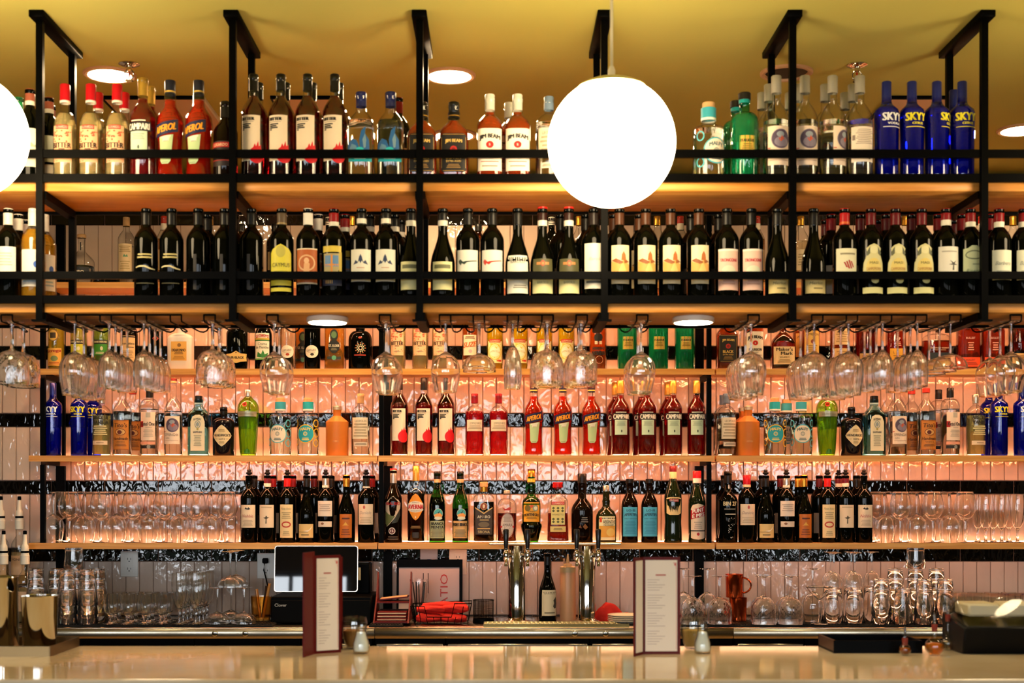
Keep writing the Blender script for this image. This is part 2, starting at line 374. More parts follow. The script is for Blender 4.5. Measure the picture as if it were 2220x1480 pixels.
# ------------------------------------------------------------------ back counter with coolers under it
CT, CYF = .975, 5.72
SEAMS = [TX0, X(812, CYF), X(1590, CYF), TX1]
WTL = ['left stainless worktop under the till and glasses', 'middle stainless worktop under the beer taps', 'right stainless worktop under the cut goblets']
for i, (a, b) in enumerate(zip(SEAMS, SEAMS[1:])):
    t = thing('worktop', WTL[i], 'worktop', ((a + b) / 2, 6.0, CT - .045), 0, 'stainless worktops of the back bar'); c = Vector(t.location)
    o = boxo('top', (a + .001, b - .001, CYF, WALLY - .001, CT - .006, CT), STEEL, t, .001); o.location = Vector(o.location) - c
    o = boxo('front_edge', (a + .001, b - .001, CYF, CYF + .012, CT - .045, CT - .006), STEEL, t, .001); o.location = Vector(o.location) - c
    screws = {0: (466, 532), 1: (1246, 1313), 2: ()}[i]
    for px in screws:
        obj('lock', MB().lathe([(.012, 0), (.012, .006), (.008, .008), (0, .0075)], 20, CHROME).mesh('lock'), t,
            (X(px, CYF) - c[0], CYF - c[1], CT - .024 - c[2]), (math.pi / 2, 0, 0))
CAB = [(-60, 118, 0), (122, 420, 1), (424, 650, 1), (654, 806, 0), (814, 964, 0), (968, 1276, 0), (1280, 1470, 0), (1474, 1586, 1), (1594, 1742, 0), (1746, 1806, 1), (1812, 2290, 1)]
CABL = 'first second third fourth fifth sixth seventh eighth ninth tenth eleventh'.split()
for i, (p0, p1, dark) in enumerate(CAB):
    a, b = X(p0, CYF + .02), X(p1, CYF + .02)
    t = thing('bar_cooler', '%s under-counter cooler cabinet from the left of the back bar' % CABL[i], 'cooler', ((a + b) / 2, 6.0, 0), 0, 'under-counter coolers'); hw = (b - a) / 2
    obj('body', MB().box(-hw, hw, -.26, .29, .08, CT - .048, BLACKM).mesh('body', False), t)
    d = obj('door', MB().box(-hw + .006, hw - .006, -.285, -.26, .12, CT - .066 if not dark else CT - .085, BLACKM if dark else STEEL).mesh('door', True, 40, .002), t)
    obj('handle', MB().tube([(-.06, -.287, .80), (-.06, -.31, .80), (.06, -.31, .80), (.06, -.287, .80)], .005, 8, CHROME).mesh('handle'), d)
    obj('foot', MB().box(-hw + .03, hw - .03, -.2, .25, 0, .08, BLACKM).mesh('foot', False), t)

# rubber mats under the glassware
for px0, px1, lab in ((118, 590, 'ribbed black rubber mat under the left glassware'), (800, 872, 'small black rubber mat under the red check holders'),
                      (1476, 2240, 'ribbed black rubber mat under the right glassware')):
    y0 = CYF + .03; a, b = X(px0, y0), X(px1, y0)
    t = thing('bar_mat', lab, 'mat', ((a + b) / 2, 5.95, CT), 0, 'rubber bar mats'); hw = (b - a) / 2
    y1 = {118: 6.02, 800: 5.99, 1476: 5.99}[px0]
    obj('base', MB().box(-hw, hw, y0 - 5.95, y1 - 5.95, 0, .009, RUBBER).mesh('base', True, 40, .002), t)
    rb = MB(); n = int(2 * hw / .012)
    for k in range(n): xk = -hw + .006 + k * (2 * hw - .012) / max(1, n - 1); rb.box(xk - .003, xk + .003, y0 - 5.95 + .004, y1 - 5.95 - .004, .009, .012, RUBBER)
    obj('ribs', rb.mesh('ribs', False), t)['kind'] = 'stuff'
MATZ = CT + .012

# ------------------------------------------------------------------ front bar
BT, BY0, BY1 = 1.07, 3.33, 4.10
t = thing('bar_counter', 'pale polished stone bar counter across the foreground', 'counter', (0, 3.7, 0))
obj('top', MB().box(-3.3, 3.5, BY0 - 3.7, BY1 - 3.7, BT - .04, BT, BAR).mesh('top', True, 40, .004), t)
obj('front_panel', MB().box(-3.3, 3.5, BY0 + .28 - 3.7, BY1 - .03 - 3.7, 0, BT - .04, mat('bar front', '#3c4a40', 0.5)).mesh('front_panel', False), t)
# ------------------------------------------------------------------ bottle factory (all sizes in millimetres)
def P(R, hb, hs, rn, H, kind='s', foot=3, p=0.75):
    """outline of a round bottle: body radius R up to hb, shoulder up to hs, neck rn up to H"""
    pts = [(0, 1.5), (R - foot - 4, 0), (R - foot, 0), (R - foot * .3, foot * .3), (R, foot), (R, hb)]
    N = 9
    for k in range(1, N + 1):
        t = k / N
        if kind == 's': r = rn + (R - rn) * (0.5 + 0.5 * math.cos(math.pi * t)) ** p; z = hb + (hs - hb) * t
        elif kind == 'q': a = t * math.pi / 2; r = rn + (R - rn) * math.cos(a) ** .9; z = hb + (hs - hb) * math.sin(a)
        else: r = rn + (R - rn) * (1 - t); z = hb + (hs - hb) * t
        pts.append((r, z))
    return pts + [(rn, H - 14), (rn + 1.4, H - 12), (rn + 1.4, H - 1), (rn - 1, H), (0, H)]
def outer(prof): return [q for q in prof if q[0] > 0]
def r_at(prof, z):
    o = outer(prof)
    for (r0, z0), (r1, z1) in zip(o, o[1:]):
        if z0 <= z <= z1 and z1 > z0: return r0 + (r1 - r0) * (z - z0) / (z1 - z0)
    return o[-1][0]
TXT = {}
def text_mesh(s):
    if s in TXT: return TXT[s]
    cu = bpy.data.curves.new('txt', 'FONT'); cu.body = s; cu.size = 1; cu.resolution_u = 2; cu.align_x = 'CENTER'
    ob = bpy.data.objects.new('txt', cu); me = bpy.data.meshes.new_from_object(ob)
    v = [(a.co.x, a.co.y) for a in me.vertices]; f = [tuple(p.vertices) for p in me.polygons]
    bpy.data.objects.remove(ob); bpy.data.curves.remove(cu); bpy.data.meshes.remove(me)
    x0, x1 = min(a[0] for a in v), max(a[0] for a in v); y0, y1 = min(a[1] for a in v), max(a[1] for a in v)
    v = [((a[0] - (x0 + x1) / 2) / (y1 - y0), (a[1] - (y0 + y1) / 2) / (y1 - y0)) for a in v]
    TXT[s] = (v, f, (x1 - x0) / (y1 - y0)); return TXT[s]
def cut(v, f, step):
    """cut flat polygons along u so that they bend smoothly round the bottle"""
    bm = bmesh.new(); bv = [bm.verts.new((a[0], a[1], 0)) for a in v]
    for q in f:
        try: bm.faces.new([bv[i] for i in q])
        except ValueError: pass
    us = [a[0] for a in v]; u = math.ceil(min(us) / step) * step
    while u < max(us):
        bmesh.ops.bisect_plane(bm, geom=bm.verts[:] + bm.edges[:] + bm.faces[:], plane_co=(u, 0, 0), plane_no=(1, 0, 0)); u += step
    bm.verts.index_update()
    r = [(a.co.x, a.co.y) for a in bm.verts], [tuple(a.index for a in q.verts) for q in bm.faces]; bm.free(); return r
def shape(e):
    """flat outline of one printed element -> (vertices, faces)"""
    k = e[0]
    if k in ('L', 'R'):
        u0, u1, v0, v1 = e[1:5]; n = max(1, math.ceil((u1 - u0) / 6)); m = max(1, math.ceil((v1 - v0) / 25))
        v = [(u0 + (u1 - u0) * i / n, v0 + (v1 - v0) * jj / m) for jj in range(m + 1) for i in range(n + 1)]
        return v, [(a + b * (n + 1), a + 1 + b * (n + 1), a + 1 + (b + 1) * (n + 1), a + (b + 1) * (n + 1)) for b in range(m) for a in range(n)]
    if k in ('LE', 'E'):
        uc, vc, ru, rv = e[1:5]; n = 16; v = []; f = []
        for i in range(n + 1):
            c = -math.cos(math.pi * i / n); s = math.sin(math.pi * i / n) + (1e-3 if i in (0, n) else 0)
            v += [(uc + ru * c, vc - rv * s), (uc + ru * c, vc + rv * s)]
        return v, [(2 * i, 2 * i + 2, 2 * i + 3, 2 * i + 1) for i in range(n)]
    if k == 'O':
        uc, vc, ru, rv, th = e[1:6]; n = 28; v = []
        for i in range(n):
            c, s = math.cos(2 * math.pi * i / n), math.sin(2 * math.pi * i / n)
            v += [(uc + ru * c, vc + rv * s), (uc + (ru - th) * c, vc + (rv - th) * s)]
        return v, [(2 * i, 2 * ((i + 1) % n), 2 * ((i + 1) % n) + 1, 2 * i + 1) for i in range(n)]
    if k in ('LP', 'P'): return cut(list(e[1]), [tuple(range(len(e[1])))], 6)
    if k == 'S':
        u0, u1, v0, v1, n = e[1:6]; v = []; f = []; h = (v1 - v0) / (n * 2 - 1) if n > 1 else (v1 - v0)
        for i in range(n):
            z = v0 + i * 2 * h; ins = (u1 - u0) * .12 * ((i * 7) % 3) / 2
            a, b = shape(('R', u0 + ins, u1 - ins, z, z + h)); k2 = len(v); v += a; f += [tuple(x + k2 for x in q) for q in b]
        return v, f
    if k == 'T':
        s, uc, vc, h = e[1:5]; o = e[6] if len(e) > 6 else {}
        v, f, asp = text_mesh(s); sx = h if 'w' not in o else o['w'] / asp
        if o.get('rot'): v = [(-y, x) for x, y in v]
        shx, ty = o.get('sh', 0), o.get('tilt', 0); arc = o.get('arc', 0)
        v = [(x * sx + y * h * shx, y * h) for x, y in v]
        v = [(x, y + x * ty - arc * (x * x)) for x, y in v]
        b = o.get('b', 0)
        if b:      # bolder face: a second and third impression a hair to each side
            n0 = len(v); v = v + [(x + b, y) for x, y in v] + [(x - b, y) for x, y in v]
            f = f + [tuple(i + n0 for i in q) for q in f] + [tuple(i + 2 * n0 for i in q) for q in f]
        v, f = cut([(x + uc, y + vc) for x, y in v], f, 7)
        return v, f
EYE = {'L': 5, 'R': 5, 'LE': 5, 'E': 5, 'O': 6, 'LP': 2, 'P': 2, 'S': 6, 'T': 5}
TYPES, PARTS = {}, {}
def B(key, **kw): TYPES[key] = kw
def sqf(n, hb, hs):
    return lambda z: n if z <= hb / 1000 else (2.0 if z >= hs / 1000 else n + (2 - n) * ((z * 1000 - hb) / (hs - hb)) ** .6)
def mm(prof): return [(r / 1000, z / 1000) for r, z in prof]
def color_of(e): return e[EYE[e[0]]]
def build(key):
    """list of (part name, mesh, parent part index or None)"""
    if key in PARTS: return PARTS[key]
    T = TYPES[key]; prof = T['prof']; out = []
    n = T.get('seg', 32); sq = T.get('sq'); sqq = sqf(*sq) if sq else None; dep = T.get('dep', 1.0)
    fl = T.get('flute')
    rf = (lambda a, z: fl[1] / 1000 * math.cos(fl[0] * a) if fl[2] / 1000 < z < fl[3] / 1000 else 0) if fl else None
    g = T.get('glass', DARK); open_ = T.get('liq') is not None or T.get('hollow')
    out.append(('bottle', MB().lathe(mm(prof), n if not fl else fl[0] * 6, g, sq=sqq, dep=dep, rfun=rf).mesh('bottle', True, 50), None))
    if T.get('liq'):
        hexc, lvl = T['liq']; ins = 2.2; z0 = 6
        zz = [z for r, z in outer(prof) if z0 < z < lvl - 1]; rows = [(0, z0), (max(2, r_at(prof, z0) - ins - 3), z0), (r_at(prof, z0 + 4) - ins, z0 + 4)]
        rows += [(r_at(prof, z) - ins, z) for z in zz if z > z0 + 4] + [(r_at(prof, lvl) - ins, lvl), (0, lvl)]
        out.append(('liquid', MB().lathe(mm(rows), n if not fl else fl[0] * 6, liquid(hexc), sq=sqq, dep=dep, rfun=rf).mesh('liquid', True, 50), None))
    for c in T.get('cap', []):
        m, r, z0, z1 = c[:4]; nm = c[4] if len(c) > 4 else 'cap'
        m = plastic(m) if isinstance(m, str) else m
        if nm == 'stopper':
            pr = [(r * .8, z0), (r * .8, z0 + 4), (r * 1.35, z0 + 6), (r * 1.45, z0 + 10), (r * 1.2, z0 + 13), (r * .8, z0 + 14), (r * .8, z0 + 16), (r * 1.0, z0 + 18), (r * .8, z1), (0, z1)]
        elif nm in ('band', 'neck_band', 'collar'): pr = [(r - 1, z0), (r, z0 + .5), (r, z1 - .5), (r - 1, z1)]
        elif nm == 'sqcap': pr = [(r, z0), (r, z1 - 2), (r - 2, z1), (0, z1)]
        else: pr = [(r - .6, z0), (r, z0 + .6), (r * .985, (z0 + z1) / 2), (r, z1 - 2.5), (r - 2, z1), (0, z1)]
        out.append(('cap' if nm == 'sqcap' else nm, MB().lathe(mm(pr), 24, m, sq=(lambda z: 5) if nm == 'sqcap' else None).mesh(nm, True, 40), None))
    lab = T.get('lab', [])
    if lab:
        vm = T.get('vm', sum(outer(prof)[4][i] for i in (1,)) * .6 + 40)
        def place(v, eps):
            r = []
            for u, z in v:
                R = r_at(prof, z)
                if sq:
                    x = max(-R * .98, min(R * .98, u)); y = -dep * R * (1 - abs(x / R) ** sq[0]) ** (1 / sq[0]) - eps
                    r.append((x / 1000, y / 1000, z / 1000))
                else:
                    a = u / max(8, r_at(prof, vm) if abs(z - vm) < 200 else R); a = max(-2.6, min(2.6, a))
                    r.append(((R + eps) * math.sin(a) / 1000, -(R + eps) * math.cos(a) / 1000, z / 1000))
            return r
        base = None; em = MB(); lay = 0; subs = []; many = len([1 for e in lab if e[0] in 'ERPO']) > 9
        for e in lab:
            v, f = shape(e); m = paper(color_of(e)) if isinstance(color_of(e), str) else color_of(e)
            if e[0][0] == 'L':
                mb = MB().add(place(v, .5 + .15 * len([1 for q in out if q[0] == 'label'])), f, m); out.append(('label', mb.mesh('label', True, 60), None))
                if base is None: base = len(out) - 1
            elif e[0] in ('T', 'S'): subs.append(('lettering' if e[0] == 'T' else 'fine_print', MB().add(place(v, 1.5), f, m)))
            else:
                lay += 1
                if many: em.add(place(v, .9 + .02 * lay), f, m)
                else: subs.append(('emblem', MB().add(place(v, .9 + .02 * lay), f, m)))
        if em.v: subs.append(('emblem_pattern', em))
        for nm, mb in subs: out.append((nm, mb.mesh(nm, True, 60), base))
    PARTS[key] = out; return out
PLACED = []
def bottle(key, shelf, px, row=0, rot=0.0, Y=None, z=None):
    PLACED.append((key, shelf, px, row, rot, Y, z))
SHELVES = {  # name -> (row-0 depth, row spacing, base height)
    'top rack shelf': (4.345, .090, UB1), 'lower rack shelf': (4.343, .088, LB1), 'top wall shelf': (6.12, .09, LEV[1]),
    'second wall shelf': (6.11, .09, LEV[2]), 'third wall shelf': (6.11, .09, LEV[3]), 'bottom wall shelf': (6.11, .09, LEV[4]),
    'back counter': (5.80, .09, CT)}
def flush():
    from collections import defaultdict
    grp = defaultdict(list)
    for i, q in enumerate(PLACED): grp[(TYPES[q[0]]['desc'], q[1], q[3])].append(i)
    for (desc, shelf, row), ids in grp.items():
        ids.sort(key=lambda i: PLACED[i][2]); n = len(ids)
        for k, i in enumerate(ids):
            key, _, px, _, rot, Y, z = PLACED[i]; T = TYPES[key]
            Y0, dy, zb = SHELVES[shelf]; Y = Y0 + dy * row if Y is None else Y; zb = zb if z is None else z
            if row == 0: lab = '%s on the %s' % (desc, shelf) if n == 1 else '%s, %s from left, %s' % (desc, ORD[k], shelf)
            else:
                rw = 'rear row' if row == 1 else 'third row'
                lab = '%s, %s, %s' % (desc, rw, shelf) if n == 1 else '%s, %s from left, %s, %s' % (desc, ORD[k], rw, shelf)
            root = thing(T['name'], lab, 'bottle', (X(px, Y), Y, zb + .0004), rot, '%s on the %s' % (desc, shelf))
            made = []
            for nm, me, par in build(key):
                o = obj(nm, me, root if par is None else made[par]); made.append(o)
                if nm in ('fine_print', 'emblem_pattern'): o['kind'] = 'stuff'

GOLD = mat('gold foil', '#c08a2c', 0.3, 0.8); SILV = mat('silver foil', '#b8b4ac', 0.3, 0.85)
CORK = mat('cork', '#c39a68', 0.8)
K = '#141210'
def sh_(name, c): return shell(name, c)
GREEN = sh_('green bottle glass', (.10, .42, .08)); TEAL = sh_('teal bottle glass', (.28, .86, .66)); COBALT = sh_('cobalt bottle glass', (.07, .16, .88))
BLUEG = sh_('pale blue bottle glass', (.45, .78, .86)); LIME = sh_('lime bottle glass', (.55, .80, .18)); BROWNG = sh_('brown bottle glass', (.16, .05, .02))

# ---- spirits and aperitifs
def flecks(n, u0, u1, v0, v1, col, r, seed):
    rd = random.Random(seed); return [('E', rd.uniform(u0, u1), rd.uniform(v0, v1), r * rd.uniform(.5, 1.2), r * rd.uniform(.5, 1.2), col) for _ in range(n)]
B('clear_bitter', name='bitter_bottle', desc='clear bitter bottle with red cap', prof=P(36, 168, 232, 14, 318, 'q'), glass=CLEAR, liq=('#f6dc9a', 226),
  cap=[('#b4101c', 16, 268, 324), ('#e8ded0', 16.3, 262, 270, 'neck_band')],
  lab=[('L', -31, 31, 42, 176, '#f2b98e'), ('R', -20, 20, 163, 178, '#c8281c'), ('T', 'LUXARDO', 0, 170.5, 8, '#f6e6d0', {'w': 34}),
       ('T', 'BITTER', 0, 104, 16, '#3a2a22', {'w': 56, 'b': .8}), ('S', -9, 9, 88, 92, 1, '#6a4a3a'), ('P', [(-18, 62), (0, 66), (20, 62), (6, 58), (-8, 59)], '#a08a72')] + flecks(26, -28, 28, 118, 158, '#d8583a', 3.2, 1) + flecks(8, -28, 28, 46, 80, '#d8583a', 2.4, 2))
B('red_label_aperitif', name='aperitif_bottle', desc='dark red aperitif bottle with gold cap', prof=P(41, 205, 262, 15, 334, 's', p=.6), glass=CLEAR, liq=('#a00a12', 272),
  cap=[(mat('gold cap', '#b8923c', .35, .6), 16, 280, 337)],
  lab=[('L', -29, 29, 92, 160, '#c6dcc2'), ('L', -41, 41, 158, 187, '#15171c'), ('T', 'CAMPARI', 0, 172, 20, '#f2ece0', {'w': 72, 'b': 1.2}), ('R', -24, 24, 189, 193, '#d8e2d0'),
       ('S', -20, 20, 132, 150, 4, '#9cb09a'), ('E', 2, 108, 3, 6, '#3a4a3a')])
B('orange_aperitif', name='aperitif_bottle', desc='orange red aperitif bottle with navy slanted label',
  prof=[(0, 2), (34, 0), (40, 3), (42, 14), (40, 40), (38.5, 80), (39, 120), (42, 170), (43, 195), (40, 216), (30, 234), (21, 248), (18, 262), (17.5, 290), (16, 300), (16, 330), (0, 332)],
  glass=CLEAR, liq=('#f4260c', 272), vm=130, cap=[(mat('navy cap', '#10142c', .35), 17, 291, 337), ('#c8a850', 17.2, 296, 302, 'band')],
  lab=[('LP', [(-41, 138), (41, 158), (41, 196), (-41, 176)], '#101a48'), ('LP', [(-19, 140), (26, 148), (18, 66), (10, 56), (-10, 56), (-17, 66)], '#b7cf9a'),
       ('P', [(-13, 140), (19, 146), (12, 74), (-10, 74)], '#e4e2d0'), ('P', [(-10, 60), (10, 60), (10, 68), (-10, 68)], '#2a2a26'),
       ('T', 'APEROL', 1, 167, 21, '#f2a01c', {'w': 66, 'tilt': .24, 'b': 1.3, 'sh': .15}), ('S', -6, 12, 96, 128, 5, '#b8ae98'), ('E', 2, 84, 4, 4, '#d85a2c')])
B('white_label_bitter', name='bitter_bottle', desc='dark red bitter bottle with white label', prof=P(39.5, 214, 274, 14, 336, 's', p=.55), glass=CLEAR, liq=('#840812', 276),
  cap=[(plastic(K), 15, 292, 345)],
  lab=[('L', -33, 31, 66, 208, '#e8d6be'), ('T', 'BITTER', -8, 196, 9.5, K, {'w': 40, 'b': 1.4}), ('S', -28, 10, 186, 188, 1, '#a89a88'),
       ('R', -28, 2, 178, 182, K), ('R', -28, -4, 172, 176.5, K), ('R', -28, 0, 166.5, 171, K), ('R', -28, -20, 161, 165, K),
       ('E', 20, 84, 24, 26, '#d8101c'), ('P', [(8, 104), (14, 120), (18, 110), (24, 128), (27, 112), (34, 118), (34, 100)], '#d8101c')])
B('blue_agave_tequila', name='tequila_bottle', desc='clear tequila bottle with navy cap and blue agave', prof=P(42, 188, 236, 17, 296, 's', p=.5), glass=CLEAR, liq=('#f2f4f0', 205), sq=(3.2, 190, 230),
  cap=[('#141c5c', 17, 252, 300)],
  lab=[('L', -36, 36, 62, 96, '#18a8b4'), ('LP', [(-40, 96), (-38, 118), (-24, 134), (-10, 128), (-2, 106), (0, 96)], '#1c5a94'), ('LP', [(0, 96), (-2, 130), (4, 158), (18, 172), (16, 150), (28, 130), (30, 96)], '#1c5a94'),
       ('P', [(12, 104), (8, 130), (16, 150), (20, 130), (18, 106)], '#6e8ea0'), ('P', [(-34, 100), (-26, 118), (-12, 112), (-8, 100)], '#5a86a4'), ('S', -22, 22, 82, 88, 1, '#0c4a5c'), ('S', -18, 18, 70, 73, 1, '#d8f0f0'), ('E', 0, 100, 12, 7, '#28c0c4')])
B('black_label_bourbon', name='whiskey_bottle', desc='square amber bourbon bottle with black label', prof=P(47, 158, 208, 17, 262, 's', p=.7), glass=CLEAR, liq=('#b83a08', 205), sq=(4.5, 158, 200), dep=.72,
  cap=[(plastic(K), 17, 232, 268), (plastic(K), 19, 214, 234, 'collar'), ('#a8802c', 19.4, 220, 223, 'band')],
  lab=[('LP', [(-40, 40), (-34, 32), (34, 32), (40, 40), (40, 144), (32, 152), (-32, 152), (-40, 144)], '#15100c'), ('R', -33, 33, 148, 149.5, '#b08a3c'), ('R', -33, 33, 35, 36.5, '#b08a3c'),
       ('R', -38, -36.8, 44, 140, '#b08a3c'), ('R', 36.8, 38, 44, 140, '#b08a3c'), ('T', 'JIM BEAM', 0, 128, 13, '#d8b460', {'w': 52, 'b': .8, 'arc': .003}), ('E', 0, 102, 11, 11, '#b01c14'), ('E', 0, 102, 6, 6, '#7a0c0c'),
       ('T', 'BLACK', 0, 78, 12, '#d8b460', {'w': 46, 'b': .7}), ('T', 'EXTRA AGED', 0, 65, 6, '#d8b460', {'w': 46}), ('S', -22, 22, 44, 56, 3, '#8a6a34')])
B('white_label_bourbon', name='whiskey_bottle', desc='amber bourbon bottle with white label and cap', prof=P(40.5, 184, 226, 16, 284, 's', p=.5), glass=CLEAR, liq=('#d2480a', 232), sq=(3.4, 184, 220),
  cap=[('#e2dcd0', 15.5, 240, 292)],
  lab=[('L', -37, 37, 22, 168, '#eee2d2'), ('T', 'JIM BEAM', 0, 140, 17, K, {'w': 64, 'b': .9, 'arc': .006}), ('E', 0, 112, 12, 12, '#cc1c16'), ('E', 0, 112, 7.5, 7.5, '#a01410'), ('T', 'B', 0, 112, 7, '#eee2d2', {}),
       ('T', 'BOURBON', 0, 80, 12, K, {'w': 56, 'b': .5}), ('T', 'WHISKEY', 0, 66, 6, K, {'w': 28}), ('S', -28, 28, 52, 55, 1, '#a03a2c'), ('S', -24, 24, 36, 40, 1, '#8a7a6a')])
def leo(key, desc, capm, liqc, lvl, l0, l1, txt, sub=True):
    B(key, name='gin_bottle', desc=desc, prof=P(42, 184, 222, 14, 266, 's', p=.4), glass=CLEAR, liq=(liqc, lvl), cap=[(capm, 15.5, 232, 275)],
      lab=[('L', -38, 38, l0, l1, '#e6d4ba'), ('T', txt, 4, l1 - 16, 9, '#6a5a48', {'w': 52}), ('S', -30, 34, l0 + 10, l1 - 26, 5 if sub else 3, '#b09c80')] + ([('L', -28, 36, 42, 60, '#d8c8b4'), ('S', -22, 30, 48, 54, 2, '#6a5a4a')] if sub else []))
leo('cork_top_clear', 'clear gin bottle with cork top and cream label', CORK, '#f6f2ec', 190, 74, 168, 'LEOPOLDS')
leo('grey_top_clear', 'clear gin bottle with slate grey top', '#6d8096', '#f6f2ec', 190, 74, 168, 'LEOPOLDS')
leo('pink_red_liqueur', 'bright red liqueur bottle with cream label', '#8a1420', '#f01420', 196, 108, 158, 'LEOPOLD BROS', False)
def malfy(key, desc, disc, ringc, txtc, side):
    B(key, name='gin_bottle', desc=desc, prof=P(49, 172, 182, 22, 238, 'q'), glass=CLEAR, liq=('#f4f6f4', 168), cap=[(CORK, 20, 238, 256), ('#2aa6b0' if side else '#3a9cae', 24, 203, 238, 'neck_band'), ('#e8e4d8', 24.2, 198, 206, 'neck_band')],
      lab=[('LE', -6, 96, 41, 41, ringc), ('E', -6, 96, 37, 37, disc), ('O', -6, 96, 9, 9, 2, txtc), ('O', -6, 96, 5, 5, 1.5, txtc), ('T', 'MALFY', -6, 118, 12, txtc, {'w': 46, 'b': .8, 'arc': .009}),
           ('S', -22, 10, 68, 78, 2, txtc), ('O', 44, 142, 15, 17, 4, ringc), ('O', 46, 100, 16, 20, 4, ringc), ('O', 44, 56, 15, 17, 4, ringc), ('O', -58, 142, 14, 16, 4, ringc), ('O', -58, 60, 14, 16, 4, ringc)])
malfy('white_disc_gin', 'clear gin bottle with white disc label', '#e9d9c6', '#4aaec0', '#4a6a70', 0)
malfy('blue_disc_gin', 'clear gin bottle with turquoise disc label', '#1c9cb0', '#e8b020', '#f0d070', 1)
B('frosted_orange', name='liqueur_bottle', desc='frosted orange bottle with cork top', prof=P(50, 150, 176, 18, 214, 'c'), glass=mat('frosted orange glass', '#f08a34', 0.45, trans=0.35), cap=[(mat('pewter cap', '#b8a890', .4, .5), 20, 203, 220)],
  lab=[('O', -4, 92, 9, 9, 1, '#e8a060'), ('S', -16, 12, 60, 66, 2, '#e8a060')])
def skyy(key, desc, c, word):
    B(key, name='vodka_bottle', desc=desc, prof=[(0, 2), (31, 0), (35, 2), (36.5, 8), (37, 120), (38.6, 205), (38.6, 222), (36, 232), (21, 246), (17, 252), (15, 262), (14, 312), (0, 314)], glass=COBALT, liq=('#3c4cd4', 240), vm=195,
      cap=[(mat('blue cap', '#182470', .3, .3), 15, 256, 322)],
      lab=[('T', 'SKYY', 0, 204, 25, c, {'w': 66, 'b': 1.6}), ('T', word, 4, 183, 7, c, {'w': 44 if word == 'VODKA' else 34, 'b': .6}), ('S', -32, 34, 171, 173, 1, c)])
skyy('white_print_vodka', 'blue vodka bottle with white letters', '#e8ecf0', 'VODKA')
skyy('yellow_print_vodka', 'blue vodka bottle with yellow letters', '#e8dc20', 'CITRUS')
B('pale_yellow_vodka', name='vodka_bottle', desc='pale yellow vodka bottle with silver cap', prof=P(41, 186, 224, 12, 262, 's', p=.45), glass=CLEAR, liq=('#eedd88', 178), cap=[(SILV, 15, 243, 271), (SILV, 13.5, 232, 243, 'collar')],
  lab=[('T', 'ABSOLUT', 4, 168, 17, '#2a2820', {'w': 74, 'b': .9}), ('T', 'VANILIA', 4, 147, 17, '#2a2820', {'w': 70, 'b': .9}), ('S', -30, 34, 92, 132, 5, '#d8cc9a'), ('L', -36, 36, 48, 66, '#e0c8a8'), ('S', -14, 18, 55, 59, 1, '#a88a6a')])
B('copper_label_vodka', name='vodka_bottle', desc='clear vodka bottle with copper label', prof=P(41, 192, 250, 13, 290, 's', p=.6), glass=CLEAR, liq=('#f6f2ea', 196), cap=[('#a83028', 16.5, 279, 299)],
  lab=[('L', -38, 38, 26, 156, '#c47c34'), ('R', -36, 36, 28, 29.5, '#6a3014'), ('R', -36, 36, 152.5, 154, '#6a3014'), ('T', "Tito's", 0, 134, 19, '#3a1c0c', {'w': 58, 'b': .6, 'sh': .15}), ('E', 0, 104, 23, 15, '#5a1c10'), ('E', 0, 104, 20, 12.5, '#d8a868'),
       ('E', -3, 103, 10, 9, '#5a1c10'), ('T', 'Handmade', 0, 76, 13, '#3a1c0c', {'w': 66, 'sh': .2, 'b': .3}), ('T', 'VODKA', 0, 60, 6, '#3a1c0c', {'w': 40}), ('S', -26, 26, 42, 52, 2, '#7a4820')])
B('white_label_vodka', name='vodka_bottle', desc='clear vodka bottle with black cap', prof=P(41, 214, 252, 14, 292, 'q'), glass=CLEAR, liq=('#f6f2ee', 206), cap=[(plastic(K), 15.5, 258, 300)],
  lab=[('L', -34, 36, 68, 192, '#e8d0bc'), ('R', -6, 14, 168, 190, '#b8b0a4'), ('R', -34, -18, 126, 152, '#b01818'), ('T', 'Ketel One', 2, 140, 17, '#241c1a', {'w': 60, 'b': .5}), ('T', 'VODKA', 6, 124, 5.5, '#6a5a50', {'w': 26}), ('S', -18, 26, 84, 114, 5, '#bfae9c'),
       ('L', -37, 37, 32, 46, '#1c1816'), ('E', 6, 39, 8, 8, '#8a8a84'), ('L', -36, 36, 50, 62, '#d89a80')])
B('round_picture_gin', name='gin_bottle', desc='clear gin bottle with round purple picture', prof=P(41, 196, 256, 13.5, 330, 's', p=.5), glass=CLEAR, liq=('#f6f4f0', 196), cap=[(mat('grey cap', '#a09c94', .4, .4), 16, 285, 340)],
  lab=[('L', -38, 38, 52, 174, '#ead4c0'), ('E', 4, 134, 29, 30, '#4e4058'), ('E', 6, 125, 22, 16, '#837a8e'), ('E', 3, 148, 12, 9, '#8d98a8'), ('P', [(-4, 134), (8, 144), (16, 133), (4, 125)], '#c0502c'), ('O', 4, 134, 30, 31, 2, '#8a8090'),
       ('T', 'SPRING44', 0, 92, 12, '#6a5a50', {'w': 60}), ('T', 'GIN', -18, 77, 8, '#6a5a50', {}), ('S', -30, 30, 66, 68, 1, '#b89a84'), ('P', [(-37, 104), (-28, 104), (-28, 107), (-37, 107)], '#c84030')])
TYPES['cork_picture_gin'] = dict(TYPES['round_picture_gin'], desc='clear gin bottle with round picture and dark cork', cap=[(CORK, 14.5, 322, 332), (plastic('#5a1c1c'), 16, 331, 341)])
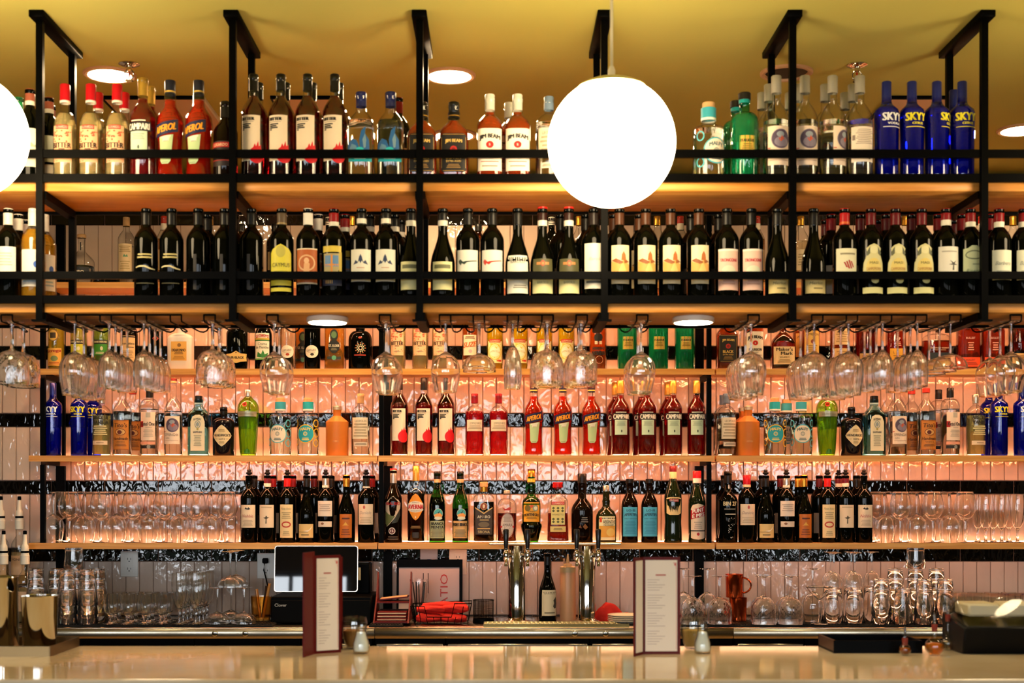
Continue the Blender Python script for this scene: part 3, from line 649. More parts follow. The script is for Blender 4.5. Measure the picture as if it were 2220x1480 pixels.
B('back_label_gin', name='gin_bottle', desc='clear gin bottle showing its back label', prof=P(41, 196, 256, 13.5, 330, 's', p=.5), glass=CLEAR, liq=('#f6f4f0', 196), cap=[(mat('grey cap', '#a09c94', .4, .4), 16, 285, 340)],
  lab=[('L', -38, 38, 62, 172, '#eadccc'), ('S', -22, 34, 118, 164, 9, '#b0a090'), ('R', -34, -24, 130, 146, '#8a7a70'), ('P', [(8, 74), (14, 84), (20, 76), (28, 82), (24, 70)], '#3a3430')])
B('pale_blue_gin', name='gin_bottle', desc='pale blue square gin bottle with black cap', prof=P(46, 178, 224, 18, 250, 's', p=.9), glass=BLUEG, liq=('#b8e4f0', 200), sq=(6, 178, 222), dep=.66, cap=[(plastic(K), 15, 236, 265, 'sqcap'), ('#8fb8c4', 19.5, 226, 234, 'collar')],
  lab=[('LP', [(-30, 22), (32, 22), (32, 150), (24, 172), (10, 180), (-8, 180), (-22, 172), (-30, 150)], '#e0d6b8'), ('O', 1, 138, 13, 17, 3, '#6a8a9a'), ('E', 1, 138, 7, 10, '#8a9aa0'), ('E', 1, 118, 5, 6, '#a89a5a'), ('T', 'BOMBAY', 1, 162, 9, '#5a6468', {'w': 34, 'arc': .01, 'b': .3}), ('T', 'SAPPHIRE', 1, 104, 8, '#5a6468', {'w': 40, 'b': .3}), ('S', -16, 18, 44, 90, 7, '#a8a48c')])
B('black_diamond_gin', name='gin_bottle', desc='squat black gin bottle with cream diamond label', prof=P(48, 144, 168, 15, 210, 'q'), glass=mat('inky glass', (.006, .004, .006), .04), cap=[(plastic(K), 16, 184, 216)],
  lab=[('LP', [(0, 40), (-14, 50), (-40, 78), (-46, 88), (-40, 98), (-14, 126), (0, 136), (14, 126), (40, 98), (46, 88), (40, 78), (14, 50)], '#dcc69c'), ('T', "HENDRICK'S", 0, 90, 10.5, '#241c14', {'w': 78, 'b': .4}), ('T', 'GIN', 0, 73, 7, '#3a2c20', {'w': 26}), ('S', -14, 14, 106, 116, 2, '#a08a60'), ('S', -12, 12, 54, 62, 2, '#a08a60'), ('R', -30, -18, 72, 73.5, '#6a5a40'), ('R', 18, 30, 72, 73.5, '#6a5a40')])
B('lime_fluted_gin', name='gin_bottle', desc='lime green fluted gin bottle with silver cap', prof=[(0, 2), (30, 0), (34, 3), (36, 20), (40, 90), (46, 172), (47.5, 196), (47, 212), (44, 226), (36, 240), (22, 252), (15, 260), (14, 276), (0, 278)], glass=LIME, liq=('#d6e888', 190), flute=(14, 1.4, 8, 160),
  cap=[(SILV, 16, 262, 292)], lab=[('L', -47, 47, 172, 194, mat('silver label', '#b8b49c', .3, .6)), ('E', -8, 226, 10, 10, '#c01818'), ('S', -30, 30, 181, 184, 1, '#7a7a68'), ('P', [(-16, 10), (-14, 22), (-4, 30), (8, 30), (16, 22), (18, 10)], '#3a7a1c')])
B('green_fluted_liqueur', name='liqueur_bottle', desc='teal green fluted bottle with gold label', prof=P(43.5, 200, 232, 16, 288, 'q'), glass=TEAL, liq=('#4cc49c', 222), flute=(18, 1.0, 6, 196), cap=[(plastic('#1c1a16'), 20, 274, 297), ('#1c8c8c', 18, 262, 274, 'neck_band')],
  lab=[('L', -25, 25, 88, 144, '#c8a440'), ('T', 'ITALICUS', 0, 128, 9, '#2a2210', {'w': 42, 'b': .5}), ('S', -17, 17, 102, 118, 3, '#8a6c24')])
B('dark_cherry_liqueur', name='liqueur_bottle', desc='short dark liqueur bottle with red banner', prof=P(38, 165, 212, 15, 262, 's', p=.7), glass=DARKB, cap=[(plastic(K), 16.5, 215, 269)],
  lab=[('L', -36, 36, 50, 128, '#241410'), ('R', -36, 36, 108, 124, '#b02018'), ('T', 'LUXARDO', 0, 116, 9, '#f0d8b0', {'w': 50}), ('R', -36, 36, 66, 69, '#a83020'), ('S', -26, 26, 78, 100, 3, '#8a5a2c')])
# ---- second wall shelf liqueurs
B('yellow_herbal', name='liqueur_bottle', desc='yellow herbal liqueur bottle with round seal', prof=P(37, 190, 240, 14, 300, 's', p=.6), glass=CLEAR, liq=('#f2c832', 215), cap=[('#2a1c10', 15, 268, 304)],
  lab=[('LE', -4, 150, 24, 26, '#e0b050'), ('O', -4, 150, 24, 26, 3, '#8a5a20'), ('R', -17, 9, 138, 162, '#4a3a24'), ('L', -34, 34, 16, 94, '#eeb048'), ('T', 'Strega', 0, 80, 17, '#a81c10', {'w': 62, 'b': 1, 'tilt': .08}), ('E', 2, 48, 16, 12, '#7a8a54'), ('S', -26, 26, 22, 32, 2, '#c05a20')])
def chart(key, desc, c, lc):
    B(key, name='liqueur_bottle', desc=desc, prof=P(36, 190, 246, 14, 300, 's', p=.6), glass=CLEAR, liq=(lc, 215), cap=[('#2a3a18', 15, 270, 304)],
      lab=[('L', -33, 33, 62, 118, c), ('L', -36, 36, 112, 130, '#1c1c18'), ('T', 'CHARTREUSE', 0, 121, 8.5, '#d8cc9c', {'w': 62, 'b': .5}), ('E', 8, 92, 6, 9, '#e0dcb0'), ('S', -20, 20, 68, 76, 2, '#e0dcb0')])
chart('yellow_monk', 'yellow herbal bottle with black name band', '#c8c42c', '#e2dc50'); chart('green_monk', 'green herbal bottle with black name band', '#3c8a24', '#98c04a')
B('cream_label_hazelnut', name='liqueur_bottle', desc='brown liqueur bottle with large cream label', prof=P(38, 150, 226, 14, 290, 's', p=.8), glass=DARKB, cap=[(plastic('#2a1810'), 15, 258, 296)],
  lab=[('L', -35, 37, 22, 148, '#e6bc84'), ('R', -35, 37, 140, 146, '#1c1410'), ('T', 'Frangelico', 2, 112, 13, '#2a1c14', {'w': 60, 'b': .3}), ('S', 2, 30, 96, 99, 1, '#6a4a30'), ('S', -26, 28, 50, 82, 5, '#b08a5c')])
B('black_red_diamond', name='liqueur_bottle', desc='black liqueur bottle with small red diamond', prof=P(34, 200, 244, 14, 300, 's'), glass=DARK, cap=[(plastic(K), 15, 262, 304)], lab=[('LP', [(8, 122), (22, 136), (8, 150), (-6, 136)], '#b03418'), ('P', [(8, 127), (17, 136), (8, 145), (-1, 136)], '#1c1210'), ('T', 'S', 8, 136, 9, '#e0a070', {})])
B('white_square_amaretto', name='liqueur_bottle', desc='white frosted square bottle with amber label', prof=P(54, 138, 160, 17, 215, 'q'), glass=mat('frosted white glass', '#ece2d6', .5, trans=.15), sq=(6, 138, 158), dep=.75, cap=[(plastic(K), 20, 190, 222)],
  lab=[('L', -34, 34, 38, 122, '#e6aa4c'), ('E', 2, 106, 8, 8, '#8a6024'), ('T', 'DISARONNO', 0, 84, 12, '#2c1c0c', {'w': 60, 'b': .5}), ('S', -20, 20, 66, 76, 2, '#6a4418'), ('S', -26, 26, 44, 58, 3, '#b07a2c')])
B('black_ribbon_liqueur', name='liqueur_bottle', desc='black square liqueur bottle with cream ribbon label', prof=P(46, 160, 186, 16, 240, 'q'), glass=DARK, sq=(5, 160, 184), dep=.8, cap=[(plastic(K), 18, 205, 246)],
  lab=[('LP', [(-46, 36), (-20, 33), (0, 28), (20, 33), (46, 36), (44, 52), (46, 68), (20, 70), (0, 82), (-20, 70), (-46, 68)], '#dcb468'), ('T', 'UR-BLACK', 4, 52, 10, '#241a10', {'w': 62, 'b': .6}), ('E', 0, 74, 3, 3, '#5a3a1c')])
B('mint_liqueur', name='liqueur_bottle', desc='dark green mint liqueur bottle with white label', prof=P(38, 150, 220, 14, 290, 's', p=.7), glass=DARK, cap=[('#d8d0c0', 15, 262, 296)],
  lab=[('L', -36, 34, 42, 160, '#e8e4d0'), ('R', -36, 34, 130, 138, '#c8a83c'), ('R', -36, 34, 124, 130, '#1c6a2c'), ('T', "LLORD'S", 0, 148, 14, '#b81c18', {'w': 58, 'b': .7, 'arc': .004}), ('T', 'Creme', 2, 112, 12, '#2a2a20', {'w': 40}), ('T', 'de Menthe', 0, 97, 12, '#2a2a20', {'w': 58}),
       ('P', [(-24, 56), (-20, 78), (-4, 66), (4, 86), (12, 66), (28, 74), (22, 54), (4, 50)], '#2c7a34'), ('R', -36, 34, 42, 48, '#5a9a3c')])
def gif(key, desc, g, liqc, spot):
    B(key, name='liqueur_bottle', desc=desc, prof=P(36, 205, 246, 14, 300, 's'), glass=g, liq=liqc, cap=[(plastic(K), 15, 264, 304)],
      lab=[('LE', 2, 78, 31, 28, '#ecdcc8'), ('T', 'GIFFARD', 0, 84, 9, '#4a3c34', {'w': 42, 'tilt': .1}), ('E', 4, 66, 8, 6, spot), ('S', -14, 16, 74, 76, 1, '#a89a88')])
gif('clear_round_label', 'clear liqueur bottle with round white label', CLEAR, ('#f4ead8', 210), '#a83818'); gif('dark_round_label', 'dark liqueur bottle with round white label', DARK, None, '#2a2420')
B('elderflower', name='liqueur_bottle', desc='amber elderflower bottle with ornate black plate', prof=P(44, 196, 224, 16, 280, 'q'), glass=CLEAR, liq=('#e89434', 214), sq=(4.5, 196, 222), dep=.8, cap=[(CORK, 18, 262, 288)],
  lab=[('LE', 0, 150, 18, 26, '#1c2018'), ('LP', [(-26, 100), (-22, 86), (-8, 72), (8, 72), (22, 86), (26, 100), (22, 116), (10, 128), (-10, 128), (-22, 116)], '#141412'), ('E', 0, 152, 12, 15, '#5a7a50'), ('T', 'ST. ELDER', 0, 104, 11, '#e8dcc0', {'w': 46, 'b': .5}), ('S', -14, 14, 84, 94, 3, '#8a8060'), ('L', -30, 30, 46, 56, '#202c20'), ('E', 0, 51, 10, 10, '#5aa07c')])
B('black_crock', name='liqueur_bottle', desc='squat black round shouldered bottle with flower mark', prof=P(52, 130, 172, 20, 196, 'q'), glass=DARK, cap=[(plastic(K), 19, 182, 202)],
  lab=[('S', -22, 30, 58, 64, 1, '#a02c18')] + [('E', 6 + r * math.cos(a), 92 + r * math.sin(a), 2.6, 2.6, c) for r, c in ((8, '#c8b090'), (15, '#d8d0a8'), (22, '#b86a3a')) for a in [i * .52 for i in range(12)]] + [('E', 4, 138, 8, 5, '#a83a1c')])
B('gentian', name='aperitif_bottle', desc='amber aperitif bottle with large white label', prof=P(35, 215, 256, 14, 300, 's'), glass=CLEAR, liq=('#c05a1c', 240), cap=[('#d87a1c', 15, 270, 304)],
  lab=[('L', -32, 32, 62, 152, '#e8d0b0'), ('T', 'SUZE', 0, 110, 22, '#d0601c', {'w': 56, 'b': 1, 'sh': .2, 'tilt': .12}), ('E', 2, 80, 8, 8, '#c8a0a0'), ('S', -22, 22, 136, 146, 2, '#8a6a4c'), ('L', -32, 32, 34, 44, '#e0c8a0')])
B('yellow_limoncello', name='liqueur_bottle', desc='bright yellow limoncello bottle with lemon label', prof=P(37, 210, 250, 14, 300, 's', p=.5), glass=CLEAR, liq=('#f8d010', 240), hollow=1, cap=[('#c8a01c', 15, 266, 304)],
  lab=[('L', -34, 34, 28, 124, '#eee0a4'), ('R', -26, 26, 118, 132, '#b82418'), ('T', 'LUXARDO', 0, 125, 8, '#f4e4b0', {'w': 42}), ('O', 0, 78, 30, 36, 3, '#d8b830'), ('E', 0, 78, 24, 22, '#f2ead0'), ('T', 'LIMONCELLO', 0, 80, 9, '#a8985a', {'w': 46, 'arc': .01}), ('R', 8, 30, 34, 42, '#c83018')] + flecks(20, -30, 30, 32, 116, '#dcc048', 3, 5))
B('nonino_aperitif', name='aperitif_bottle', desc='orange red aperitif bottle with black figures', prof=P(38, 225, 260, 14, 300, 's'), glass=CLEAR, liq=('#e2560e', 250), cap=[(plastic(K), 15, 270, 304)],
  lab=[('LE', 0, 172, 10, 10, '#1a1410'), ('LP', [(-20, 140), (-16, 152), (-6, 158), (6, 158), (16, 152), (20, 140), (16, 128), (6, 122), (-6, 122), (-16, 128)], '#1a1410'), ('R', -16, -4, 110, 124, '#e0c8a0'), ('R', 4, 16, 110, 124, '#e0c8a0'), ('T', 'APERITIVO', 0, 92, 12, '#1a1410', {'w': 56, 'b': .7}), ('T', 'NONINO', 2, 72, 18, '#1a1410', {'w': 60, 'b': 1.2}), ('O', 4, 42, 17, 17, 1.5, '#e8b080')])
B('red_top_whisky', name='whiskey_bottle', desc='broad amber whisky bottle with cream label and wax', prof=P(53, 112, 168, 15, 230, 's', p=.55), glass=CLEAR, liq=('#8c1c08', 190), sq=(3.6, 112, 160), dep=.75, cap=[('#a8141c', 17, 190, 236)],
  lab=[('L', -46, 46, 22, 100, '#e8c898'), ('T', "Maker's", 0, 88, 15, '#241810', {'w': 72, 'b': .5}), ('T', 'Mark', 10, 70, 14, '#241810', {'w': 52, 'b': .5}), ('T', 'WHISKY', 0, 53, 7, '#4a3420', {'w': 44}), ('S', -30, 30, 30, 44, 3, '#a88a5c')])
B('yellow_label_whiskey', name='whiskey_bottle', desc='dark whiskey bottle with tall buff label', prof=P(40, 200, 240, 15, 290, 's'), glass=CLEAR, liq=('#8a3a0c', 220), cap=[('#2a3a20', 16, 258, 296)], lab=[('L', -36, 36, 64, 170, '#e2b45c'), ('T', 'JAMESON', 0, 152, 13, '#2a2014', {'w': 62}), ('E', 0, 122, 7, 9, '#8a3a20'), ('S', -22, 22, 78, 106, 4, '#a87c3c')])
B('double_label_whiskey', name='whiskey_bottle', desc='amber whiskey bottle with two stacked pale labels', prof=P(42, 200, 240, 15, 290, 's'), glass=CLEAR, liq=('#a83c0c', 220), cap=[('#2a2018', 16, 258, 296)], lab=[('L', -36, 38, 108, 180, '#e4c08c'), ('L', -36, 38, 30, 92, '#e0b470'), ('S', -24, 26, 120, 166, 5, '#b8905c'), ('E', 2, 158, 7, 7, '#8a7a5c'), ('S', -22, 24, 44, 80, 4, '#b08044')])
B('red_brown_whiskey', name='whiskey_bottle', desc='deep red whiskey bottle with yellow label', prof=P(42, 180, 215, 15, 270, 's'), glass=CLEAR, liq=('#a41e08', 205), sq=(4, 180, 212), dep=.8, cap=[(plastic(K), 17, 240, 276)], lab=[('L', -34, 34, 24, 92, '#e0a02c'), ('T', 'L', -18, 76, 11, '#4a2c10', {}), ('S', -20, 20, 34, 62, 4, '#a06c1c'), ('P', [(-10, 132), (0, 144), (12, 138), (4, 126)], '#e0b8a0'), ('S', -12, 14, 104, 122, 3, '#d09a80')])
B('oval_reserve', name='whiskey_bottle', desc='wide amber reserve bottle with white print', prof=P(62, 130, 160, 16, 215, 'q'), glass=CLEAR, liq=('#a8280a', 128), sq=(3.5, 130, 156), dep=.6, cap=[(CORK, 19, 192, 220)], lab=[('L', -50, 50, 28, 74, '#1a2026'), ('T', 'WOODFORD RESERVE', 0, 94, 7, '#e8b890', {'w': 88}), ('S', -26, 30, 84, 86, 1, '#d8a880')])
B('embossed_rye', name='whiskey_bottle', desc='amber flask bottle with embossed name and orange label', prof=P(50, 168, 196, 15, 245, 'q'), glass=CLEAR, liq=('#b02a0a', 188), sq=(4, 168, 192), dep=.65, cap=[(CORK, 18, 222, 250)], lab=[('L', -44, 44, 12, 54, '#d8481a'), ('T', 'BULLEIT', 0, 42, 7, '#5a1808', {'w': 40}), ('S', -32, 32, 20, 32, 3, '#9a3010'), ('T', 'BULLEIT', 0, 138, 9, '#d8b0a0', {'w': 40}), ('S', -12, 14, 84, 120, 4, '#c08a70')])
B('dark_red_edge', name='whiskey_bottle', desc='dark red whiskey bottle with tan label', prof=P(44, 190, 226, 15, 280, 's'), glass=CLEAR, liq=('#6a0e08', 214), cap=[('#6a1414', 17, 250, 286)], lab=[('L', -36, 36, 20, 70, '#c89a5c'), ('S', -24, 24, 30, 60, 4, '#8a5a2c')])
# ---- bottom wall shelf amari
B('mountain_amaro', name='amaro_bottle', desc='dark amaro bottle with mountain label', prof=P(39, 180, 262, 14, 318, 's', p=.8), glass=DARKB, cap=[(mat('silver screw cap', '#aaa69e', .35, .7), 15, 262, 326), ('#a01c20', 15.3, 320, 327, 'band')],
  lab=[('LP', [(-38, 100), (-38, 176), (-24, 184), (-8, 200), (2, 206), (14, 194), (26, 188), (38, 174), (36, 150), (10, 110), (-16, 80), (-30, 70)], '#b8a490'), ('P', [(-37, 84), (-37, 140), (-20, 126), (-4, 118), (10, 116), (-10, 90), (-28, 72)], '#5a6034'), ('P', [(-6, 84), (14, 118), (34, 150), (36, 120), (20, 90)], '#2a2c26'),
       ('T', 'BRAULIO', 0, 172, 13, '#a01418', {'w': 66, 'b': .8}), ('E', -4, 52, 15, 15, '#d8ccc0'), ('E', -4, 52, 12, 12, '#5a1c1c'), ('T', '15', -4, 52, 11, '#e8dcd0', {'b': .5}), ('S', -24, 24, 14, 28, 2, '#5a4a3c')])
B('orange_diamond_amaro', name='amaro_bottle', desc='dark amaro bottle with orange diamond label', prof=P(39, 212, 252, 14.5, 330, 's', p=.5), glass=CLEAR, liq=('#2a0804', 222), cap=[(mat('gold cap', '#b8923c', .35, .6), 15.5, 272, 338)],
  lab=[('LP', [(0, 98), (-12, 108), (-36, 146), (-38, 158), (-36, 172), (-12, 208), (0, 216), (12, 208), (36, 172), (38, 158), (36, 146), (12, 108)], '#e08a1c'), ('LP', [(-38, 142), (-20, 136), (0, 133), (20, 136), (38, 142), (38, 172), (20, 180), (0, 183), (-20, 180), (-38, 172)], '#e6dccb'),
       ('T', 'AVERNA', 0, 158, 20, '#b8141c', {'w': 72, 'b': 1.2}), ('T', 'AMARO', 0, 176, 6, '#2a2018', {'w': 34}), ('T', 'SICILIANO', 0, 140, 5, '#2a2018', {'w': 44}), ('E', 0, 112, 2.5, 5, '#f0d8a0'), ('S', -22, 22, 64, 74, 2, '#8a6a3c'), ('R', -14, 14, 22, 46, '#2a2420')])
def fern(key, desc, g, c1, name1, name2, liq=None):
    B(key, name='amaro_bottle', desc=desc, prof=P(36, 160, 262, 14, 306, 's', p=.9), glass=g, liq=liq, cap=[(plastic(K), 15.5, 280, 314), (mat('tan neck band', '#b89a6c', .5), 15, 264, 280, 'neck_band')],
      lab=[('L', -35, 35, 20, 96, c1), ('LE', 6, 128, 21, 22, '#48a8a8'), ('P', [(-13, 122), (-2, 128), (14, 130), (25, 120), (18, 108), (-4, 108)], '#e89a4c'), ('P', [(-8, 138), (4, 132), (14, 144), (8, 128)], '#28302c'), ('E', 6, 108, 18, 7, '#d8d8c0'), ('O', 6, 128, 21, 22, 1.5, '#d8d0b0')]
      + ([('T', name1, 2, 84, 12, '#1c1a14', {'w': 58, 'b': .8}), ('T', name2, 2, 68, 12, '#1c1a14', {'w': 58, 'b': .8})] if name2 else [('T', name1, 0, 80, 15, '#2a2016', {'w': 66, 'b': .8})]) + [('S', -28, 28, 26, 58, 6, '#7a7458')])
fern('olive_label_amaro', 'green amaro bottle with olive label', GREEN, '#a8ac84', 'BRANCA', 'MENTA', ('#0a1206', 200)); fern('tan_label_amaro', 'green amaro bottle with tan label', GREEN, '#d0a468', 'FERNET-BRANCA', None, ('#080a04', 150))
B('gold_v_amaro', name='amaro_bottle', desc='square dark amaro bottle with cork and gold V label', prof=P(46, 190, 216, 15, 244, 'q'), glass=CLEAR, liq=('#1c0a04', 180), sq=(6, 190, 214), dep=.8, cap=[(CORK, 18, 246, 268), (GOLD, 16.5, 224, 246, 'collar')],
  lab=[('LP', [(-38, 36), (38, 36), (38, 156), (0, 132), (-38, 156)], '#3a2a1c'), ('P', [(-38, 156), (0, 132), (38, 156), (38, 151), (0, 126), (-38, 151)], '#d0a860'), ('E', 0, 160, 15, 15, '#8a3a20'), ('O', 0, 160, 16, 16, 2, '#c89a50'), ('E', 0, 160, 5, 9, '#e0c8a0'), ('T', 'AMARO', 0, 114, 13, '#e8dcc0', {'w': 56, 'b': .4}), ('S', -18, 22, 98, 102, 1, '#c8a868'), ('E', 0, 80, 24, 12, '#6a5a40'), ('R', -28, 28, 60, 64, '#d0a860'), ('T', 'SIBONA', 0, 48, 12, '#d8b878', {'w': 52})])
B('filigree_amaro', name='amaro_bottle', desc='round red amaro bottle with white filigree oval', prof=P(43, 150, 194, 15, 226, 'q'), glass=CLEAR, liq=('#6a0c0a', 130), cap=[(mat('clear stopper', '#cdb89c', .2), 14, 216, 230)],
  lab=[('LE', 2, 76, 33, 56, '#cbbcb0'), ('O', 2, 76, 33, 56, 3, '#7a3a30'), ('S', -16, 20, 92, 124, 6, '#9a8478'), ('T', 'AMARA', 2, 78, 12, '#4a3028', {'w': 44}), ('E', -26, 70, 4.5, 5, '#b82018'), ('E', 30, 70, 4.5, 5, '#b82018'), ('P', [(-20, 156), (-6, 148), (10, 156), (20, 150), (10, 142), (-12, 142)], '#b03028')] + flecks(30, -22, 26, 26, 66, '#8a7468', 2, 9))
B('yellow_label_amaro', name='amaro_bottle', desc='green bulbous amaro bottle with yellow label', prof=[(0, 2), (26, 0), (30, 2), (34, 16), (44, 56), (47, 72), (46, 80), (41, 86), (41, 170), (39, 182), (34, 192), (24, 200), (19, 206), (18, 240), (20, 246), (17, 262), (15, 290), (15, 300), (0, 302)], glass=GREEN, liq=('#0c1004', 190), vm=130,
  cap=[(GOLD, 17, 290, 318), (plastic('#4a2c14'), 17.2, 316, 324), ('#d8a83c', 18.5, 266, 282, 'neck_band')],
  lab=[('L', -40, 40, 92, 178, '#e2a02c'), ('E', -18, 152, 14, 14, '#6a5a20'), ('E', 18, 152, 14, 14, '#8a9a80'), ('E', 0, 160, 7, 7, '#c8502c'), ('E', 18, 152, 8, 8, '#d8dcc8'), ('T', 'MONTENEGRO', 0, 124, 13, '#2a2210', {'w': 68, 'b': .6, 'arc': .003}), ('T', 'AMARO', 0, 137, 6, '#4a3410', {'w': 30}), ('S', -24, 24, 106, 112, 2, '#8a5c14')])
B('amaretto_tapered', name='liqueur_bottle', desc='tapered amber amaretto bottle with red disc cap', prof=[(0, 2), (44, 0), (48, 3), (49, 10), (45, 100), (44, 176), (42, 190), (32, 202), (18, 210), (14, 218), (14, 240), (0, 242)], glass=CLEAR, liq=('#7c1408', 130), sq=(5, 180, 208), dep=.75, vm=100,
  cap=[('#a81414', 23, 242, 266), ('#8a1010', 17, 236, 243, 'collar')],
  lab=[('L', -30, 30, 80, 166, '#dcca7a'), ('R', -28, 28, 166, 180, '#b81c1c'), ('T', 'LUXARDO', 0, 173, 8, '#f0dcc0', {'w': 48}), ('T', 'AMARETTO', 0, 124, 8, '#4a3c1c', {'w': 50}), ('L', -34, 34, 48, 72, '#d2b86c'), ('S', -20, 20, 56, 64, 2, '#7a6a34')] + [('P', [(x - 7, z), (x, z + 6), (x + 7, z), (x, z - 6)], '#4a4c18') for z in (152, 140, 104, 92) for x in (-20, 0, 20)])
B('tall_brown_bottle', name='liqueur_bottle', desc='tall neck dark brown bottle with faint print', prof=P(48, 140, 196, 18, 298, 's', p=.55), glass=DARKB, cap=[(plastic(K), 20, 262, 304)], lab=[('S', -8, 24, 90, 112, 3, '#8a8078'), ('P', [(0, 70), (10, 84), (24, 68), (12, 58)], '#7a4a1c'), ('P', [(-18, 66), (-10, 80), (-4, 64)], '#6a3a18')])
B('orange_label_absinthe', name='liqueur_bottle', desc='green brown absinthe bottle with orange label', prof=[(0, 2), (38, 0), (43, 2), (46, 10), (46, 108), (44, 122), (36, 138), (22, 150), (16, 160), (17, 176), (18, 182), (15, 192), (14, 240), (0, 242)], glass=mat('olive black glass', (.012, .012, .003), .04), cap=[(SILV, 14.5, 190, 252)], vm=60,
  lab=[('L', -38, 44, 12, 116, '#e8dcae'), ('R', -36, 42, 24, 74, '#dda03c'), ('R', -34, -22, 90, 112, '#c84018'), ('T', 'ABSINTHE', 12, 92, 15, '#3a3426', {'w': 58, 'b': .2}), ('T', 'ORDINAIRE', 8, 77, 8, '#5a5034', {'w': 46}), ('E', 18, 46, 20, 18, '#e8c468')])
B('blue_label_vermouth', name='vermouth_bottle', desc='dark vermouth bottle with light blue label', prof=P(37, 160, 222, 14.5, 276, 's', p=.6), glass=DARKB, cap=[(plastic(K), 17, 262, 281)],
  lab=[('L', -36, 36, 28, 156, '#4aa8c8'), ('T', 'LO-FI', 2, 142, 10, '#1c3a4c', {'w': 36, 'b': .5}), ('T', 'APERITIFS', 2, 125, 12, '#1c3a4c', {'w': 58, 'b': .5, 'arc': .004}), ('T', 'SWEET VERMOUTH', 2, 106, 5, '#1c3a4c', {'w': 60}), ('S', -26, 26, 40, 96, 9, '#3a8aa8'), ('R', -35, -29, 110, 152, '#3a90b0')])
B('cream_label_vermouth', name='vermouth_bottle', desc='dark vermouth bottle with maroon cap and cream label', prof=[(0, 2), (34, 0), (39, 2), (40, 10), (38, 60), (36, 90), (38, 130), (39, 190), (37, 210), (28, 240), (19, 266), (16, 280), (15, 326), (0, 328)], glass=mat('green black glass', (.005, .010, .003), .04), vm=150,
  cap=[('#5a1418', 16, 312, 337), (mat('cream neck', '#d8c490', .5), 16, 276, 312, 'neck_band')],
  lab=[('LP', [(-36, 196), (-20, 200), (20, 200), (36, 196), (36, 130), (20, 122), (-20, 122), (-36, 130)], '#e0c28a'), ('R', -21, 21, 180, 192, '#a81c28'), ('R', -21, 0, 180, 186, '#1c2450'), ('T', 'CINZANO', 0, 186, 7, '#f0e4d0', {'w': 36}), ('T', '1757', 0, 153, 16, '#4a3a1c', {'w': 36, 'b': .3})])
B('red_sash_vermouth', name='vermouth_bottle', desc='dark vermouth bottle with red cap and sash label', prof=P(38.5, 165, 262, 15, 300, 's', p=.8), glass=mat('green black glass', (.005, .010, .003), .04), cap=[('#b41820', 19, 284, 316), ('#e4d8cc', 18.6, 262, 284, 'neck_band')],
  lab=[('LP', [(-34, 22), (-20, 16), (0, 14), (20, 16), (34, 22), (34, 150), (24, 166), (0, 172), (-24, 166), (-34, 150)], '#ddc6ac'), ('P', [(-35, 102), (35, 118), (35, 164), (-35, 142)], '#a81c20'), ('T', 'PUNT', 0, 142, 17, '#f0e6da', {'w': 50, 'b': 1, 'tilt': .2}), ('T', 'E MES', 2, 121, 16, '#f0e6da', {'w': 54, 'b': 1, 'tilt': .2}), ('R', -34, 34, 50, 55, K), ('E', 0, 38, 6, 7, '#a81c20'), ('S', -18, 18, 62, 92, 4, '#b0a090')])
B('bin_port', name='port_bottle', desc='black port bottle with gold number lettering', prof=P(43, 180, 226, 16, 308, 's', p=.5), glass=DARK, cap=[(plastic(K), 17.5, 262, 314)], lab=[('T', 'BIN 27', 4, 172, 18, '#d8c090', {'w': 60, 'b': 1}), ('S', -22, 28, 146, 150, 1, '#8a8074'), ('S', -18, 30, 123, 128, 1, '#b0a898'), ('LE', 4, 246, 9, 10, '#c8c4bc')] + flecks(26, -4, 22, 20, 112, '#a8a49c', 2.2, 12))
# ---- wine bottles
BORD = P(37.5, 194, 240, 14.5, 296, 's', p=.5); BURG = P(38.5, 118, 222, 14.5, 296, 's', p=.85)
def wine(key, desc, lab=(), caps='#141210', bands=(), burg=False, glass=DARK, liq=None, z0=None, stop=False, H=298, capr=15.4):
    cap = []
    if caps: cap.append((plastic(caps) if isinstance(caps, str) else caps, capr, z0 or 246, H if not stop else 296))
    for c, a, b in bands: cap.append((c, capr + .3, a + (10 if b < 290 else 0), b + (10 if b < 290 else 0), 'band'))
    if stop: cap.append((mat('stopper rubber', '#0c0c0e', .6, spec=.2), 9.5, 297, 322, 'stopper'))
    B(key, name='wine_bottle', desc=desc, prof=BURG if burg else BORD, glass=glass, liq=liq, cap=cap, lab=list(lab))
CW = '#dcd8c8'
wine('gold_stripe_wine', 'black wine bottle with thin gold stripes', [('L', -24, 20, 136, 141, '#b0a468'), ('L', -26, 22, 126, 131, '#b0a468'), ('LP', [(-32, 98), (-18, 102), (0, 102), (18, 94), (32, 92), (32, 88), (14, 90), (-4, 97), (-20, 97), (-32, 94)], '#c8bc90'), ('L', -30, 28, 42, 45, '#9a9064')])
wine('plain_black_wine', 'unlabelled looking black wine bottle', [('L', -8, 2, 40, 150, '#120c0a')])  # no paper label: the narrow strip is a reddish reflection painted on
wine('yellow_label_wine', 'dark wine bottle with yellow crest label', [('LP', [(-36, 62), (36, 62), (36, 128), (28, 138), (14, 146), (0, 152), (-14, 146), (-28, 138), (-36, 128)], '#d8cc3c'), ('L', -36, 36, 42, 56, '#d8cc3c'), ('E', 0, 132, 15, 16, '#b8b04c'), ('T', 'CAYMUS', 0, 96, 13, '#4a4414', {'w': 56}), ('S', -22, 22, 74, 80, 1, '#a89c34'), ('L', -36, 36, 26, 36, '#d8cc3c')], '#5a4a38', [('#a08a5c', 238, 243)])
